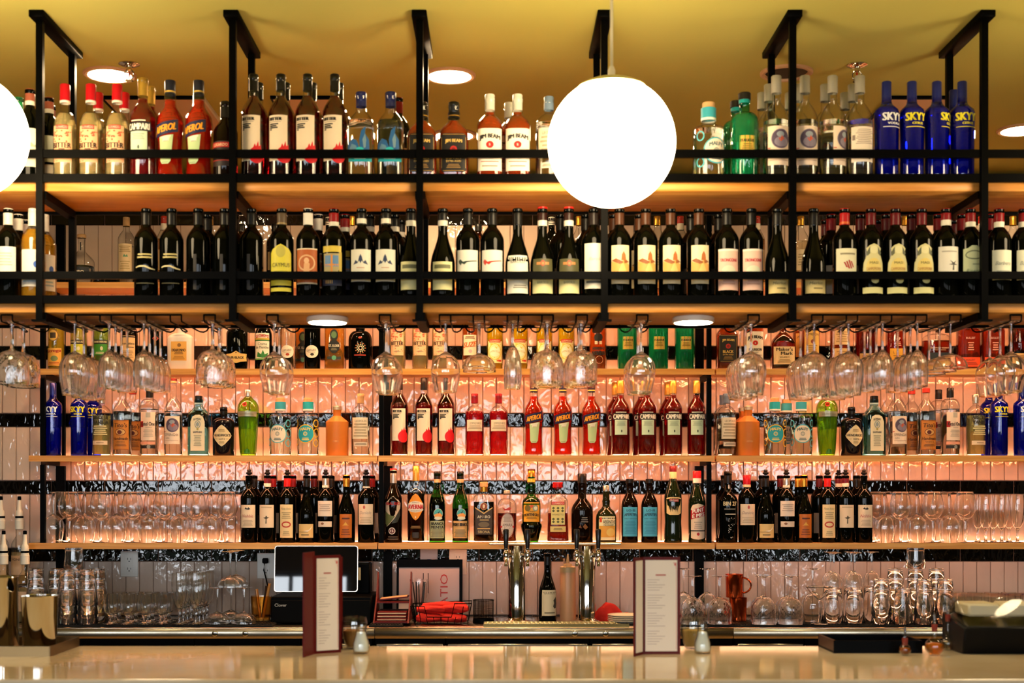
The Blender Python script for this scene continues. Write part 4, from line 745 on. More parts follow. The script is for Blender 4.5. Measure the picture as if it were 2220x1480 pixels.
wine('rust_label_wine', 'dark wine bottle with rust brown picture label', [('L', -36, 36, 44, 136, '#b0581c'), ('R', -36, 36, 134, 137, '#e4d2b4'), ('R', -36, 36, 42, 46, '#e4d2b4'), ('O', 0, 98, 28, 22, 5, '#d8a878'), ('P', [(-10, 64), (-8, 96), (0, 104), (10, 96), (8, 64)], '#dca878'), ('E', 0, 104, 8, 8, '#e0b488')], '#e0ddd4')
wine('shield_label_wine', 'dark wine bottle with gold and blue shield label', [('L', -32, 32, 126, 144, '#d0b840'), ('LP', [(-28, 122), (-26, 70), (-14, 56), (6, 54), (18, 62), (26, 80), (28, 122)], '#a89a6c'), ('R', -22, 22, 84, 116, '#5a84b0'), ('P', [(-2, 60), (4, 60), (4, 118), (-2, 118)], '#d08a3c'), ('P', [(-24, 86), (24, 86), (24, 91), (-24, 91)], '#d08a3c'), ('L', 24, 34, 60, 126, '#b8a034'), ('L', -34, 34, 28, 48, '#1c2440'), ('R', -20, 4, 34, 44, '#c8a460')], '#8a1414', [(CW, 232, 246)])
wine('blue_ornament_wine', 'dark wine bottle with white label and blue ornament', [('L', -35, 35, 66, 134, '#dedccc'), ('P', [(-24, 88), (-16, 102), (-8, 96), (-4, 112), (0, 120), (4, 112), (8, 96), (16, 102), (24, 88), (10, 92), (4, 100), (0, 92), (-4, 100), (-10, 92)], '#2a3858'), ('S', -12, 12, 78, 80, 1, '#c08a6a'), ('L', -34, 34, 38, 46, '#c8c4b8')], K, [(CW, 240, 256)])
wine('low_cream_label_wine', 'sloping wine bottle with low cream label', [('L', -34, 34, 20, 94, '#d8d49c'), ('S', -26, 26, 76, 86, 1, '#6a6a48'), ('S', -12, 20, 48, 52, 1, '#8a8458'), ('R', -6, 10, 58, 62, '#a84434')], K, [(CW, 232, 250)], burg=True)
wine('green_lizard_wine', 'dark wine bottle with white label and green lizard', [('L', -37, 37, 48, 130, '#dcdace'), ('P', [(-34, 112), (-30, 98), (-24, 104), (-14, 96), (-6, 98), (30, 101), (34, 99), (-2, 94), (-10, 88), (-18, 92), (-22, 86), (-28, 92)], '#24382c')])
wine('red_lizard_wine', 'dark wine bottle with white label and red lizard', [('L', -37, 37, 48, 130, '#dcdace'), ('P', [(-34, 112), (-30, 98), (-24, 104), (-14, 96), (-6, 98), (30, 101), (34, 99), (-2, 94), (-10, 88), (-18, 92), (-22, 86), (-28, 92)], '#c03020')])
BAROLO = [('L', -37, 37, 22, 124, '#dedccc'), ('T', 'BAROLO', 0, 106, 8, '#5a5448', {'w': 46}), ('S', -14, 30, 36, 44, 2, '#7a7468')]
wine('white_barolo_wine', 'sloping dark wine bottle with broad white label', BAROLO, K, (), burg=True)
wine('dark_band_wine', 'sloping wine bottle with banded label', [('L', -36, 36, 22, 66, '#d2cf98'), ('L', -34, 34, 72, 112, '#4a4828'), ('R', -20, 20, 96, 103, '#b0743c'), ('R', -38, 38, 70, 75, '#d2cf98'), ('E', 0, 100, 7, 8, '#a04428'), ('T', 'BAROLO', 0, 50, 7, '#6a6640', {'w': 34})], '#2a120e', [(CW, 232, 250), ('#c01c14', 297, 303)], burg=True)
wine('tall_white_label_wine', 'dark wine bottle with tall white label', [('L', -34, 34, 36, 152, '#d8d4c4'), ('T', 'Barolo', 4, 112, 10, '#a8a294', {'w': 40, 'sh': .3}), ('S', -26, 28, 50, 56, 1, '#5a564c')], '#1c1412')
wine('farm_picture_wine', 'dark wine bottle with orange farm picture label', [('L', -30, 30, 42, 148, '#dccda6'), ('P', [(-29, 66), (29, 66), (29, 96), (10, 106), (-8, 98), (-29, 104)], '#cf9a4c'), ('P', [(-29, 106), (-14, 112), (4, 104), (20, 108), (29, 102), (14, 98), (-4, 96), (-20, 102)], '#8a4c1c'), ('P', [(2, 106), (4, 122), (10, 132), (16, 122), (18, 106)], '#a8602c'), ('P', [(-10, 66), (4, 98), (10, 98), (24, 66)], '#e0b46c')], '#4a2a18')
wine('pink_label_wine', 'dark wine bottle with pink label', [('L', -35, 35, 26, 132, '#dcb4a4'), ('R', -35, 35, 128, 133, '#e8d8cc'), ('T', 'TRONCONE', 0, 104, 10, '#b02c38', {'w': 54, 'b': .5}), ('E', 0, 76, 22, 14, '#c8cbb4'), ('S', -20, 20, 40, 52, 2, '#c09484')])
wine('small_cream_label_wine', 'sloping black wine bottle with small cream label', [('L', -36, 36, 22, 72, '#d0bc7c'), ('T', 'Merlot', 0, 50, 9, '#6a5c34', {'w': 40, 'sh': .2}), ('S', -8, 20, 34, 38, 1, '#8a7a4c')], K, (), burg=True)
wine('red_stripe_heart_wine', 'dark wine bottle with red striped heart label', [('L', -37, 37, 50, 136, '#dcd8b8'), ('S', -22, 26, 118, 123, 1, '#8a8468')] + [('P', [(x - 4, 102 - abs(x - 6) * .4), (x + 1, 102 - abs(x - 6) * .4), (x + 9, 76 + abs(x - 2) * .5), (x + 4, 76 + abs(x - 2) * .5)], '#a82c28') for x in (-8, -1, 6, 13)], '#a8181c', [('#c8602c', 238, 246)])
wine('shaped_label_wine', 'dark wine bottle with vase shaped cream label', [('LP', [(-30, 66), (30, 66), (35, 84), (33, 104), (24, 120), (20, 128), (24, 142), (12, 150), (0, 154), (-12, 150), (-24, 142), (-20, 128), (-24, 120), (-33, 104), (-35, 84)], '#ccc690'), ('E', 0, 92, 24, 24, '#d8c470'), ('E', 0, 138, 12, 10, '#d8d4a4'), ('P', [(-24, 130), (-12, 146), (-12, 128), (-20, 122)], '#5a5e44'), ('P', [(24, 130), (12, 146), (12, 128), (20, 122)], '#5a5e44'), ('T', 'MASI', 0, 104, 8, '#6a6030', {'w': 26}), ('T', 'CAMPOFIORIN', 0, 88, 9, '#a86830', {'w': 46}), ('L', -36, 36, 24, 40, '#d8d494'), ('LE', 4, 58, 12, 8, '#d8d494')], '#5c0c10')
wine('small_tree_wine', 'dark wine bottle with white label and small tree', [('L', -36, 36, 48, 142, '#dcd8cc'), ('S', -24, 24, 124, 128, 1, '#a8a498'), ('P', [(8, 66), (10, 84), (0, 98), (12, 90), (22, 98), (14, 84), (14, 66)], '#3a3834'), ('P', [(-4, 84), (12, 88), (28, 84), (12, 82)], '#4a4844')], '#7c1014', [(CW, 234, 252)])
wine('green_crest_wine', 'dark wine bottle with pale green crest label', [('LP', [(-35, 46), (35, 46), (35, 134), (20, 136), (8, 144), (-8, 144), (-20, 136), (-35, 134)], '#bac49c'), ('O', 0, 116, 28, 14, 4, '#6a745c'), ('S', -6, 26, 86, 90, 1, '#8a9478'), ('T', 'Riserva', 0, 68, 12, '#6a745c', {'w': 46, 'sh': .3})], '#7c1014', [(CW, 230, 246)])
wine('white_script_wine', 'dark wine bottle with white script label', [('L', -34, 34, 46, 128, '#d6d8c4'), ('T', 'Barbera', 2, 92, 12, '#8a9088', {'w': 48, 'sh': .3}), ('S', -20, 22, 66, 72, 1, '#a8aca0')], '#7c1014', [(CW, 228, 246)])
wine('white_cap_red_wine', 'dark wine bottle with white screw cap', [('L', -36, 36, 58, 146, '#dcdad0'), ('S', -22, 24, 84, 126, 5, '#b8b4a8')], '#d8d2c6')
wine('golden_white_wine', 'golden white wine bottle with pale label', [('L', -33, 33, 40, 140, '#ded8cc'), ('E', 16, 100, 8, 9, '#3a60b0'), ('S', -24, 24, 52, 66, 2, '#98acb8')], '#d8d4cc', (), glass=CLEAR, liq=('#f0b030', 232), z0=242)
wine('rose_cap_wine', 'dark wine bottle with white label and rose cap', [('L', -33, 33, 66, 150, '#dce0cc'), ('P', [(-6, 98), (4, 106), (14, 98), (26, 104), (26, 92), (-6, 92)], '#9aa890'), ('L', -33, 33, 30, 58, '#dcd4c0')], '#94503c', [(CW, 236, 250)])
wine('green_cap_wine', 'bottle with bright green cap', [('L', -33, 33, 40, 130, '#d8d4c4')], '#1c8a4c', (), glass=mat('green wine glass', (.01, .08, .03), .05))
wine('red_capsule_wine', 'dark wine bottle with red capsule', [('L', -34, 34, 40, 130, '#b8b09c')], '#7c1014')
wine('dark_red_capsule_wine', 'dark wine bottle with deep red capsule', [('L', -34, 34, 40, 130, '#8a8270')], '#4c0a0e')
wine('banded_black_wine', 'dark wine bottle with white neck band', [('L', -34, 34, 40, 130, '#8a8270')], K, [(CW, 232, 248)])
wine('black_capsule_wine', 'dark wine bottle with black capsule', [('L', -30, 30, 40, 120, '#3a342c')], K)
# opened bottles on the bottom wall shelf
SCR = [('L', -36, 36, 66, 166, '#e6d0b2')]
wine('red_script_open_wine', 'opened wine bottle with red script on cream label', SCR + [('P', [(-14, 148), (-8, 156), (-2, 150), (4, 156), (12, 148), (4, 145)], '#241c18'), ('T', 'Nebbie', 0, 118, 13, '#b04c4c', {'w': 48, 'sh': .3}), ('S', -22, 22, 74, 100, 5, '#b8a488')], None, stop=True)
wine('tree_open_wine', 'opened wine bottle with little tree on cream label', SCR + [('P', [(-3, 84), (-2, 104), (-14, 110), (-4, 112), (0, 120), (6, 112), (14, 112), (2, 104), (2, 84)], '#4a4230'), ('S', -24, 24, 154, 158, 1, '#c0aa88')], '#5a1420', [(CW, 236, 252)], stop=True)
wine('red_stamp_open_wine', 'opened wine bottle with tall label and red stamp', [('L', -31, 31, 22, 168, '#e6cf9c'), ('T', 'Monte Antico', 0, 150, 10, '#8a7a54', {'w': 46, 'sh': .3}), ('O', 0, 80, 21, 14, 6, '#b84434'), ('S', -20, 20, 106, 134, 4, '#a8966c'), ('S', -16, 16, 32, 50, 3, '#a8966c')], '#b41c1c', stop=True)
wine('feather_open_wine', 'opened sloping wine bottle with low feather label', [('L', -36, 36, 22, 82, '#dcbc7c'), ('P', [(-10, 52), (14, 56), (32, 76), (24, 60), (8, 48)], '#efe2cc'), ('S', -20, 14, 32, 37, 1, '#6a5a3c'), ('S', -34, 10, 46, 48, 1, '#8a744c')], K, (), burg=True, stop=True)
wine('two_label_open_wine', 'opened wine bottle with white label above a strip', [('L', -36, 36, 116, 184, '#e2d2c2'), ('L', -34, 34, 70, 94, '#dcc8b4'), ('S', -26, 26, 140, 170, 4, '#b0a090'), ('E', -10, 84, 7, 5, '#8a5a3c')], SILV, [(CW, 232, 244)], stop=True)
wine('orange_label_open_wine', 'sloping wine bottle with orange label and gold foil', [('L', -29, 29, 22, 126, '#b8641c'), ('P', [(-16, 76), (-8, 80), (0, 92), (8, 80), (16, 76)], '#d8a03c'), ('S', -16, 18, 104, 110, 1, '#4a2010'), ('S', -20, 20, 34, 60, 3, '#7a3c14')], GOLD, (), burg=True)
wine('fine_script_open_wine', 'opened wine bottle with fine script cream label', [('L', -37, 37, 80, 170, '#e4ccb0'), ('E', -6, 156, 5, 8, '#c05a4c'), ('T', 'Daniele', 0, 132, 13, '#a08a84', {'w': 52, 'sh': .35}), ('S', -26, 26, 88, 112, 4, '#bfa88c')], K, [(CW, 230, 238)], stop=True)
wine('red_foil_script_wine', 'unopened wine bottle with red foil and script label', [('L', -37, 37, 78, 170, '#e4ccb0'), ('E', 2, 156, 5, 8, '#c05a4c'), ('T', 'Daniele', 0, 132, 13, '#a08a84', {'w': 52, 'sh': .35}), ('S', -26, 26, 88, 112, 4, '#bfa88c')], '#a01420', [('#d8c8a0', 234, 246)], capr=17)
wine('vine_barolo_wine', 'dark wine bottle with vine picture between beer taps', [('L', -37, 37, 30, 140, '#dcc8a0'), ('T', 'BAROLO', 0, 126, 8, '#8a7a5c', {'w': 48}), ('P', [(14, 70), (20, 84), (16, 96), (24, 104), (30, 112), (34, 100), (36, 82), (32, 64), (22, 60)], '#3a3630'), ('S', -24, 24, 40, 46, 1, '#7a6c50')], K, (), burg=True)
# ---- shelf 1 extras
wine('cream_label_spirit', 'clear tequila bottle with cream label and cork', [('L', -32, 34, 52, 176, '#e2caa0'), ('P', [(-6, 118), (0, 130), (6, 122), (12, 130), (16, 118)], '#5a9a78'), ('S', -24, 26, 140, 166, 4, '#b0986c'), ('S', -20, 24, 64, 100, 4, '#c0a878')], CORK, (), burg=False, glass=CLEAR, liq=('#f2ead8', 170), z0=258)
B('dark_label_spirit', name='gin_bottle', desc='clear flask with navy label and wooden stopper', prof=P(56, 95, 150, 16, 210, 's', p=.7), glass=CLEAR, liq=('#f2f0ea', 80), cap=[(CORK, 20, 206, 222)], lab=[('L', -48, 48, 22, 72, '#1c242e'), ('T', 'ABRO', 0, 48, 17, '#e8e0d0', {'w': 50, 'b': 1.2}), ('L', -9, 9, 150, 186, '#1c1c1c')])
B('gold_cap_spirit', name='spirit_bottle', desc='clear spirit bottle with gold cap', prof=P(38, 190, 250, 14, 296, 's'), glass=CLEAR, liq=('#f0e4c8', 190), cap=[(GOLD, 15.5, 262, 302)], lab=[('L', -32, 32, 60, 150, '#d8c8a8'), ('S', -20, 20, 80, 130, 5, '#a89878')])
B('red_neck_spirit', name='spirit_bottle', desc='amber spirit bottle with red and white neck', prof=P(36, 190, 250, 14, 296, 's'), glass=CLEAR, liq=('#c8741c', 200), cap=[('#b03020', 15.5, 270, 302), ('#e0d8c8', 15.2, 240, 270, 'neck_band')], lab=[('L', -30, 30, 60, 150, '#c8a878')])
B('black_cap_spirit', name='spirit_bottle', desc='brown spirit bottle with black cap', prof=P(38, 180, 230, 14, 262, 's'), glass=BROWNG, liq=('#7a3010', 190), cap=[(plastic(K), 16, 236, 268)], lab=[('L', -30, 30, 60, 140, '#8a7858')])
B('striped_neck_spirit', name='spirit_bottle', desc='dark spirit bottle with black and white striped neck', prof=P(38, 190, 240, 14, 292, 's'), glass=DARK, cap=[('#e0d8cc', 15.5, 262, 298)] + [(K, 15.8, 266 + i * 8, 270 + i * 8, 'band') for i in range(4)], lab=[('L', -30, 30, 60, 150, '#b8a888')])

def vmap(key, a0, a1, b0, b1):
    """move the printed elements of a label from heights a0..a1 to b0..b1"""
    k = (b1 - b0) / (a1 - a0); g = lambda v: b0 + (v - a0) * k; out = []
    for e in TYPES[key]['lab']:
        e = list(e)
        if e[0] in ('L', 'R', 'S'): e[3], e[4] = g(e[3]), g(e[4])
        elif e[0] in ('LE', 'E', 'O'): e[2] = g(e[2]); e[4] *= k
        elif e[0] in ('LP', 'P'): e[1] = [(u, g(v)) for u, v in e[1]]
        elif e[0] == 'T': e[3] = g(e[3])
        out.append(tuple(e))
    TYPES[key]['lab'] = out
def zscale(key, s):
    T = TYPES[key]; T['prof'] = [(r, z * s) for r, z in T['prof']]; T['cap'] = [(c[0], c[1], c[2] * s, c[3] * s) + tuple(c[4:]) for c in T['cap']]
    if T.get('liq'): T['liq'] = (T['liq'][0], T['liq'][1] * s)
    if T.get('sq'): T['sq'] = (T['sq'][0], T['sq'][1] * s, T['sq'][2] * s)
    if T.get('vm'): T['vm'] *= s
for k_, a_ in {'gold_stripe_wine': (45, 141, 61, 152), 'yellow_label_wine': (26, 152, 34, 182), 'rust_label_wine': (42, 137, 57, 168), 'shield_label_wine': (28, 144, 52, 176), 'blue_ornament_wine': (38, 134, 65, 165), 'low_cream_label_wine': (20, 94, 39, 127),
               'green_lizard_wine': (48, 130, 74, 163), 'red_lizard_wine': (48, 130, 74, 163), 'white_barolo_wine': (22, 124, 28, 147), 'dark_band_wine': (22, 112, 28, 136), 'tall_white_label_wine': (36, 152, 43, 184), 'farm_picture_wine': (42, 148, 58, 178),
               'pink_label_wine': (26, 132, 38, 165), 'small_cream_label_wine': (22, 72, 28, 84), 'red_stripe_heart_wine': (50, 136, 75, 168), 'shaped_label_wine': (24, 154, 28, 183), 'small_tree_wine': (48, 142, 83, 174), 'green_crest_wine': (46, 144, 75, 177),
               'white_script_wine': (46, 128, 70, 163), 'white_cap_red_wine': (58, 146, 91, 174), 'golden_white_wine': (40, 140, 50, 165), 'rose_cap_wine': (30, 150, 48, 168), 'clear_bitter': (42, 178, 62, 178), 'white_label_bourbon': (22, 168, 34, 166)}.items(): vmap(k_, *a_)
for k_, a_ in {'orange_aperitif': .965, 'clear_bitter': .968, 'blue_agave_tequila': .962, 'black_label_bourbon': .96, 'white_label_bourbon': .965, 'red_label_aperitif': .985, 'green_fluted_liqueur': .965, 'dark_cherry_liqueur': .962}.items(): zscale(k_, a_)

# ------------------------------------------------------------------ where every bottle stands (photo pixel of its axis)
def row(shelf, items, r=0):
    for it in items: bottle(it[0], shelf, it[1], r, it[2] if len(it) > 2 else 0.0)
TR, LR = 'top rack shelf', 'lower rack shelf'
row(TR, [('rose_cap_wine', 65, .3), ('clear_bitter', 141), ('clear_bitter', 197), ('clear_bitter', 254), ('red_label_aperitif', 310, -.15), ('orange_aperitif', 369, -.2), ('orange_aperitif', 431, -.3), ('dark_cherry_liqueur', 489, -.3),
         ('white_label_bitter', 550, -.1), ('white_label_bitter', 609, -.1), ('white_label_bitter', 667, -.1), ('white_label_bitter', 726, -.1), ('blue_agave_tequila', 783), ('blue_agave_tequila', 847),
         ('black_label_bourbon', 915), ('black_label_bourbon', 984), ('white_label_bourbon', 1062), ('white_label_bourbon', 1122), ('grey_top_clear', 1190), ('white_disc_gin', 1536, .5),
         ('green_fluted_liqueur', 1614, .05), ('round_picture_gin', 1683, .05), ('round_picture_gin', 1745, .05), ('round_picture_gin', 1805, .75), ('back_label_gin', 1864), ('white_print_vodka', 1922, .3), ('yellow_print_vodka', 1977, .1), ('yellow_print_vodka', 2031, .9), ('yellow_print_vodka', 2086, .05)])
row(TR, [('green_cap_wine', 40), ('rose_cap_wine', 106), ('clear_bitter', 213), ('clear_bitter', 270), ('red_label_aperitif', 326), ('white_label_bitter', 561), ('white_label_bitter', 619), ('white_label_bitter', 677), ('white_label_bitter', 735),
         ('red_capsule_wine', 863), ('white_label_bourbon', 1104), ('red_capsule_wine', 1247), ('green_fluted_liqueur', 1596), ('round_picture_gin', 1667), ('round_picture_gin', 1730), ('round_picture_gin', 1789), ('round_picture_gin', 1849), ('yellow_print_vodka', 2068)], 1)
row(TR, [('rose_cap_wine', 110), ('round_picture_gin', 1652), ('round_picture_gin', 1712), ('round_picture_gin', 1832)], 2)
row(LR, [('white_cap_red_wine', 18), ('golden_white_wine', 72, .1), ('gold_stripe_wine', 317, .15), ('gold_stripe_wine', 372, .15), ('plain_black_wine', 430), ('plain_black_wine', 487), ('plain_black_wine', 545), ('yellow_label_wine', 611, .05), ('rust_label_wine', 668), ('shield_label_wine', 724, -.1),
         ('blue_ornament_wine', 784), ('blue_ornament_wine', 837), ('low_cream_label_wine', 891), ('low_cream_label_wine', 960), ('green_lizard_wine', 1014), ('red_lizard_wine', 1067), ('white_barolo_wine', 1122), ('dark_band_wine', 1176), ('dark_band_wine', 1233), ('tall_white_label_wine', 1287),
         ('farm_picture_wine', 1343), ('farm_picture_wine', 1400), ('farm_picture_wine', 1454), ('farm_picture_wine', 1515), ('pink_label_wine', 1576), ('pink_label_wine', 1629), ('small_cream_label_wine', 1685), ('small_cream_label_wine', 1764), ('red_stripe_heart_wine', 1831),
         ('shaped_label_wine', 1888), ('shaped_label_wine', 1941), ('shaped_label_wine', 1998), ('small_tree_wine', 2051), ('green_crest_wine', 2104), ('white_script_wine', 2166), ('white_script_wine', 2219)])
row(LR, [('white_cap_red_wine', 40), ('golden_white_wine', 96, .5), ('rust_label_wine', 690), ('shield_label_wine', 748), ('banded_black_wine', 802), ('banded_black_wine', 856), ('black_capsule_wine', 432 + 18), ('black_capsule_wine', 508), ('black_capsule_wine', 1215), ('black_capsule_wine', 1270),
         ('farm_picture_wine', 1330), ('farm_picture_wine', 1386), ('black_capsule_wine', 1498), ('black_capsule_wine', 1558), ('red_capsule_wine', 1802), ('dark_red_capsule_wine', 1865), ('dark_red_capsule_wine', 1921), ('dark_red_capsule_wine', 1976), ('red_capsule_wine', 2034), ('red_capsule_wine', 2085), ('red_capsule_wine', 2146)], 1)
row(LR, [('white_cap_red_wine', 56), ('banded_black_wine', 868), ('dark_red_capsule_wine', 1790), ('dark_red_capsule_wine', 1902), ('dark_red_capsule_wine', 2068)], 2)
W1, W2, W3, W4 = 'top wall shelf', 'second wall shelf', 'third wall shelf', 'bottom wall shelf'
row(W1, [('dark_label_spirit', 177), ('cream_label_spirit', 274), ('black_cap_spirit', 313), ('red_neck_spirit', 356), ('gold_cap_spirit', 455), ('black_cap_spirit', 524), ('black_cap_spirit', 596), ('striped_neck_spirit', 713), ('gold_cap_spirit', 762), ('black_cap_spirit', 871), ('black_cap_spirit', 1037),
         ('striped_neck_spirit', 1196), ('gold_cap_spirit', 1256), ('black_cap_spirit', 1382), ('gold_cap_spirit', 1425), ('red_neck_spirit', 1475), ('black_cap_spirit', 1536), ('red_neck_spirit', 1641), ('gold_cap_spirit', 1736), ('gold_cap_spirit', 1962), ('red_neck_spirit', 2128), ('gold_cap_spirit', 2196)])
row(W2, [('yellow_herbal', 122), ('yellow_monk', 171), ('green_monk', 221), ('cream_label_hazelnut', 280), ('black_red_diamond', 337), ('white_square_amaretto', 392), ('black_ribbon_liqueur', 515), ('mint_liqueur', 571), ('clear_round_label', 624), ('dark_round_label', 677), ('elderflower', 726), ('black_crock', 781),
         ('clear_bitter', 862), ('clear_bitter', 911), ('clear_bitter', 954), ('gentian', 1019), ('yellow_limoncello', 1073), ('yellow_limoncello', 1127), ('yellow_limoncello', 1180), ('yellow_limoncello', 1228), ('nonino_aperitif', 1296), ('green_fluted_liqueur', 1360), ('green_fluted_liqueur', 1427), ('green_fluted_liqueur', 1485),
         ('black_label_bourbon', 1576), ('white_label_bourbon', 1634), ('red_top_whisky', 1697), ('yellow_label_whiskey', 1757), ('double_label_whiskey', 1820), ('dark_red_edge', 1876), ('red_brown_whiskey', 1942), ('oval_reserve', 2030), ('embossed_rye', 2099), ('embossed_rye', 2152), ('dark_red_edge', 2208)])
row(W2, [('elderflower', 659), ('yellow_label_whiskey', 1738)], 1)
row(W3, [('white_print_vodka', 115, -.1), ('yellow_print_vodka', 172), ('pale_yellow_vodka', 221), ('copper_label_vodka', 265, .05), ('white_label_vodka', 324), ('cork_picture_gin', 376), ('pale_blue_gin', 431), ('black_diamond_gin', 485), ('lime_fluted_gin', 538), ('white_disc_gin', 608), ('blue_disc_gin', 668),
         ('frosted_orange', 731), ('cork_top_clear', 782), ('white_label_bitter', 866), ('white_label_bitter', 919), ('white_label_bitter', 967), ('pink_red_liqueur', 1029), ('pink_red_liqueur', 1081), ('orange_aperitif', 1157), ('orange_aperitif', 1220), ('orange_aperitif', 1282),
         ('red_label_aperitif', 1345), ('red_label_aperitif', 1403), ('red_label_aperitif', 1459), ('red_label_aperitif', 1510, -.05), ('grey_top_clear', 1575, .2), ('frosted_orange', 1622), ('blue_disc_gin', 1680), ('white_disc_gin', 1737, .05), ('lime_fluted_gin', 1793), ('black_diamond_gin', 1846, .15), ('pale_blue_gin', 1895, .15),
         ('round_picture_gin', 1945, .15), ('copper_label_vodka', 2008, .1), ('white_label_vodka', 2060, .15), ('pale_yellow_vodka', 2115, .15), ('yellow_print_vodka', 2166, .1), ('white_print_vodka', 2216, .4)])
row(W3, [('yellow_print_vodka', 202), ('copper_label_vodka', 288, .3), ('red_label_aperitif', 1334), ('red_label_aperitif', 1390), ('red_label_aperitif', 1448), ('grey_top_clear', 1567), ('white_disc_gin', 1705), ('round_picture_gin', 1928), ('copper_label_vodka', 1976, .2), ('white_label_vodka', 2035), ('yellow_print_vodka', 2144)], 1)
row(W4, [('red_script_open_wine', 540), ('tree_open_wine', 580), ('red_stamp_open_wine', 623), ('feather_open_wine', 665), ('two_label_open_wine', 706), ('orange_label_open_wine', 751), ('fine_script_open_wine', 794), ('mountain_amaro', 853), ('orange_diamond_amaro', 902), ('olive_label_amaro', 948), ('tan_label_amaro', 998), ('gold_v_amaro', 1049), ('filigree_amaro', 1099),
         ('yellow_label_amaro', 1152), ('amaretto_tapered', 1209), ('tall_brown_bottle', 1262), ('orange_label_absinthe', 1314), ('blue_label_vermouth', 1365), ('blue_label_vermouth', 1408), ('cream_label_vermouth', 1459), ('red_sash_vermouth', 1511), ('bin_port', 1578), ('red_foil_script_wine', 1619), ('feather_open_wine', 1660), ('two_label_open_wine', 1705), ('orange_label_open_wine', 1747 - 4), ('red_stamp_open_wine', 1794), ('tree_open_wine', 1833), ('red_script_open_wine', 1873)])
row(W4, [('black_capsule_wine', 551), ('red_capsule_wine', 592), ('red_capsule_wine', 635), ('dark_red_capsule_wine', 681), ('black_capsule_wine', 718), ('red_capsule_wine', 806), ('black_capsule_wine', 1570), ('black_capsule_wine', 1652), ('dark_red_capsule_wine', 1692), ('orange_label_open_wine', 1730), ('dark_red_capsule_wine', 1776), ('tree_open_wine', 1818), ('black_capsule_wine', 1857)], 1)
bottle('frosted_orange', W3, 1611, 1, 0, 6.214)
bottle('vine_barolo_wine', 'back counter', 1187, 0, .25, 5.985)
flush()
# ------------------------------------------------------------------ glassware (millimetres)
def stem_glass(key, outer_, th, rs, z1, fr, H, n=40, rfun=None, m=GLASS):
    """bowl, stem and foot; outer_ runs from the stem top to the rim"""
    bo = [(rs, z1)] + outer_
    inn = [(bo[-1][0] - th * .6, bo[-1][1])] + [(max(0, r - th), z + (th * .6 if r < 20 else 0)) for r, z in reversed(outer_[1:-1])] + [(0, z1 + 5)]
    b = MB().lathe(mm(bo), n, m, rfun=rfun).lathe(mm([bo[-1]] + inn), n, m)
    s = MB().lathe(mm([(rs * 1.15, 7), (rs * .85, 14 + (z1 - 14) * .3), (rs * .8, 7 + (z1 - 7) * .7), (rs, z1)]), 16, m)
    f = MB().lathe(mm([(0, .8), (fr * .5, .4), (fr - 1, 0), (fr, .7), (fr - .8, 1.6), (fr * .55, 2.6), (rs * 2.2, 4.5), (rs * 1.15, 7)]), 32, m)
    return [('bowl', b.mesh('bowl', True, 60)), ('stem', s.mesh('stem', True, 60)), ('foot', f.mesh('foot', True, 60))]
def curve(pts, n=14):
    """smooth outline through the given points"""
    out = []; N = len(pts)
    for i in range(N - 1):
        p0, p1, p2, p3 = pts[max(i - 1, 0)], pts[i], pts[i + 1], pts[min(i + 2, N - 1)]
        for k in range(4):
            t = k / 4; q = []
            for d in (0, 1): q.append(.5 * (2 * p1[d] + (p2[d] - p0[d]) * t + (2 * p0[d] - 5 * p1[d] + 4 * p2[d] - p3[d]) * t * t + (-p0[d] + 3 * p1[d] - 3 * p2[d] + p3[d]) * t ** 3))
            out.append(tuple(q))
    return out + [pts[-1]]
def ribs(n, d, z0, z1):
    def f(a, z):
        z *= 1000
        if z < z0 or z > z1: return 0
        e = min(1, (z - z0) / 10, (z1 - z) / 8); return -d / 1000 * e * (1 - abs(math.cos(n * a / 2)))
    return f
def cuts(z0, z1, z2):
    def f(a, z):
        z *= 1000
        if z0 < z < z1:
            e = min(1, (z - z0) / 6, (z1 - z) / 4); k = (z - z0) / (z1 - z0) * math.pi * 1.6
            g = max(max(0, 1 - 3.2 * abs(math.sin(4 * a + k))), max(0, 1 - 3.2 * abs(math.sin(4 * a - k))), .7 * max(0, 1 - 2.4 * abs(math.sin(8 * a + 2 * k))))
            return -.0016 * e * g
        if z1 <= z < z2: return -.0006 * min(1, (z - z1) / 4, (z2 - z) / 8) * (1 - abs(math.cos(14 * a)))
        return 0
    return f
def bowlc(pts): return curve(pts)[1:] if False else curve(pts)
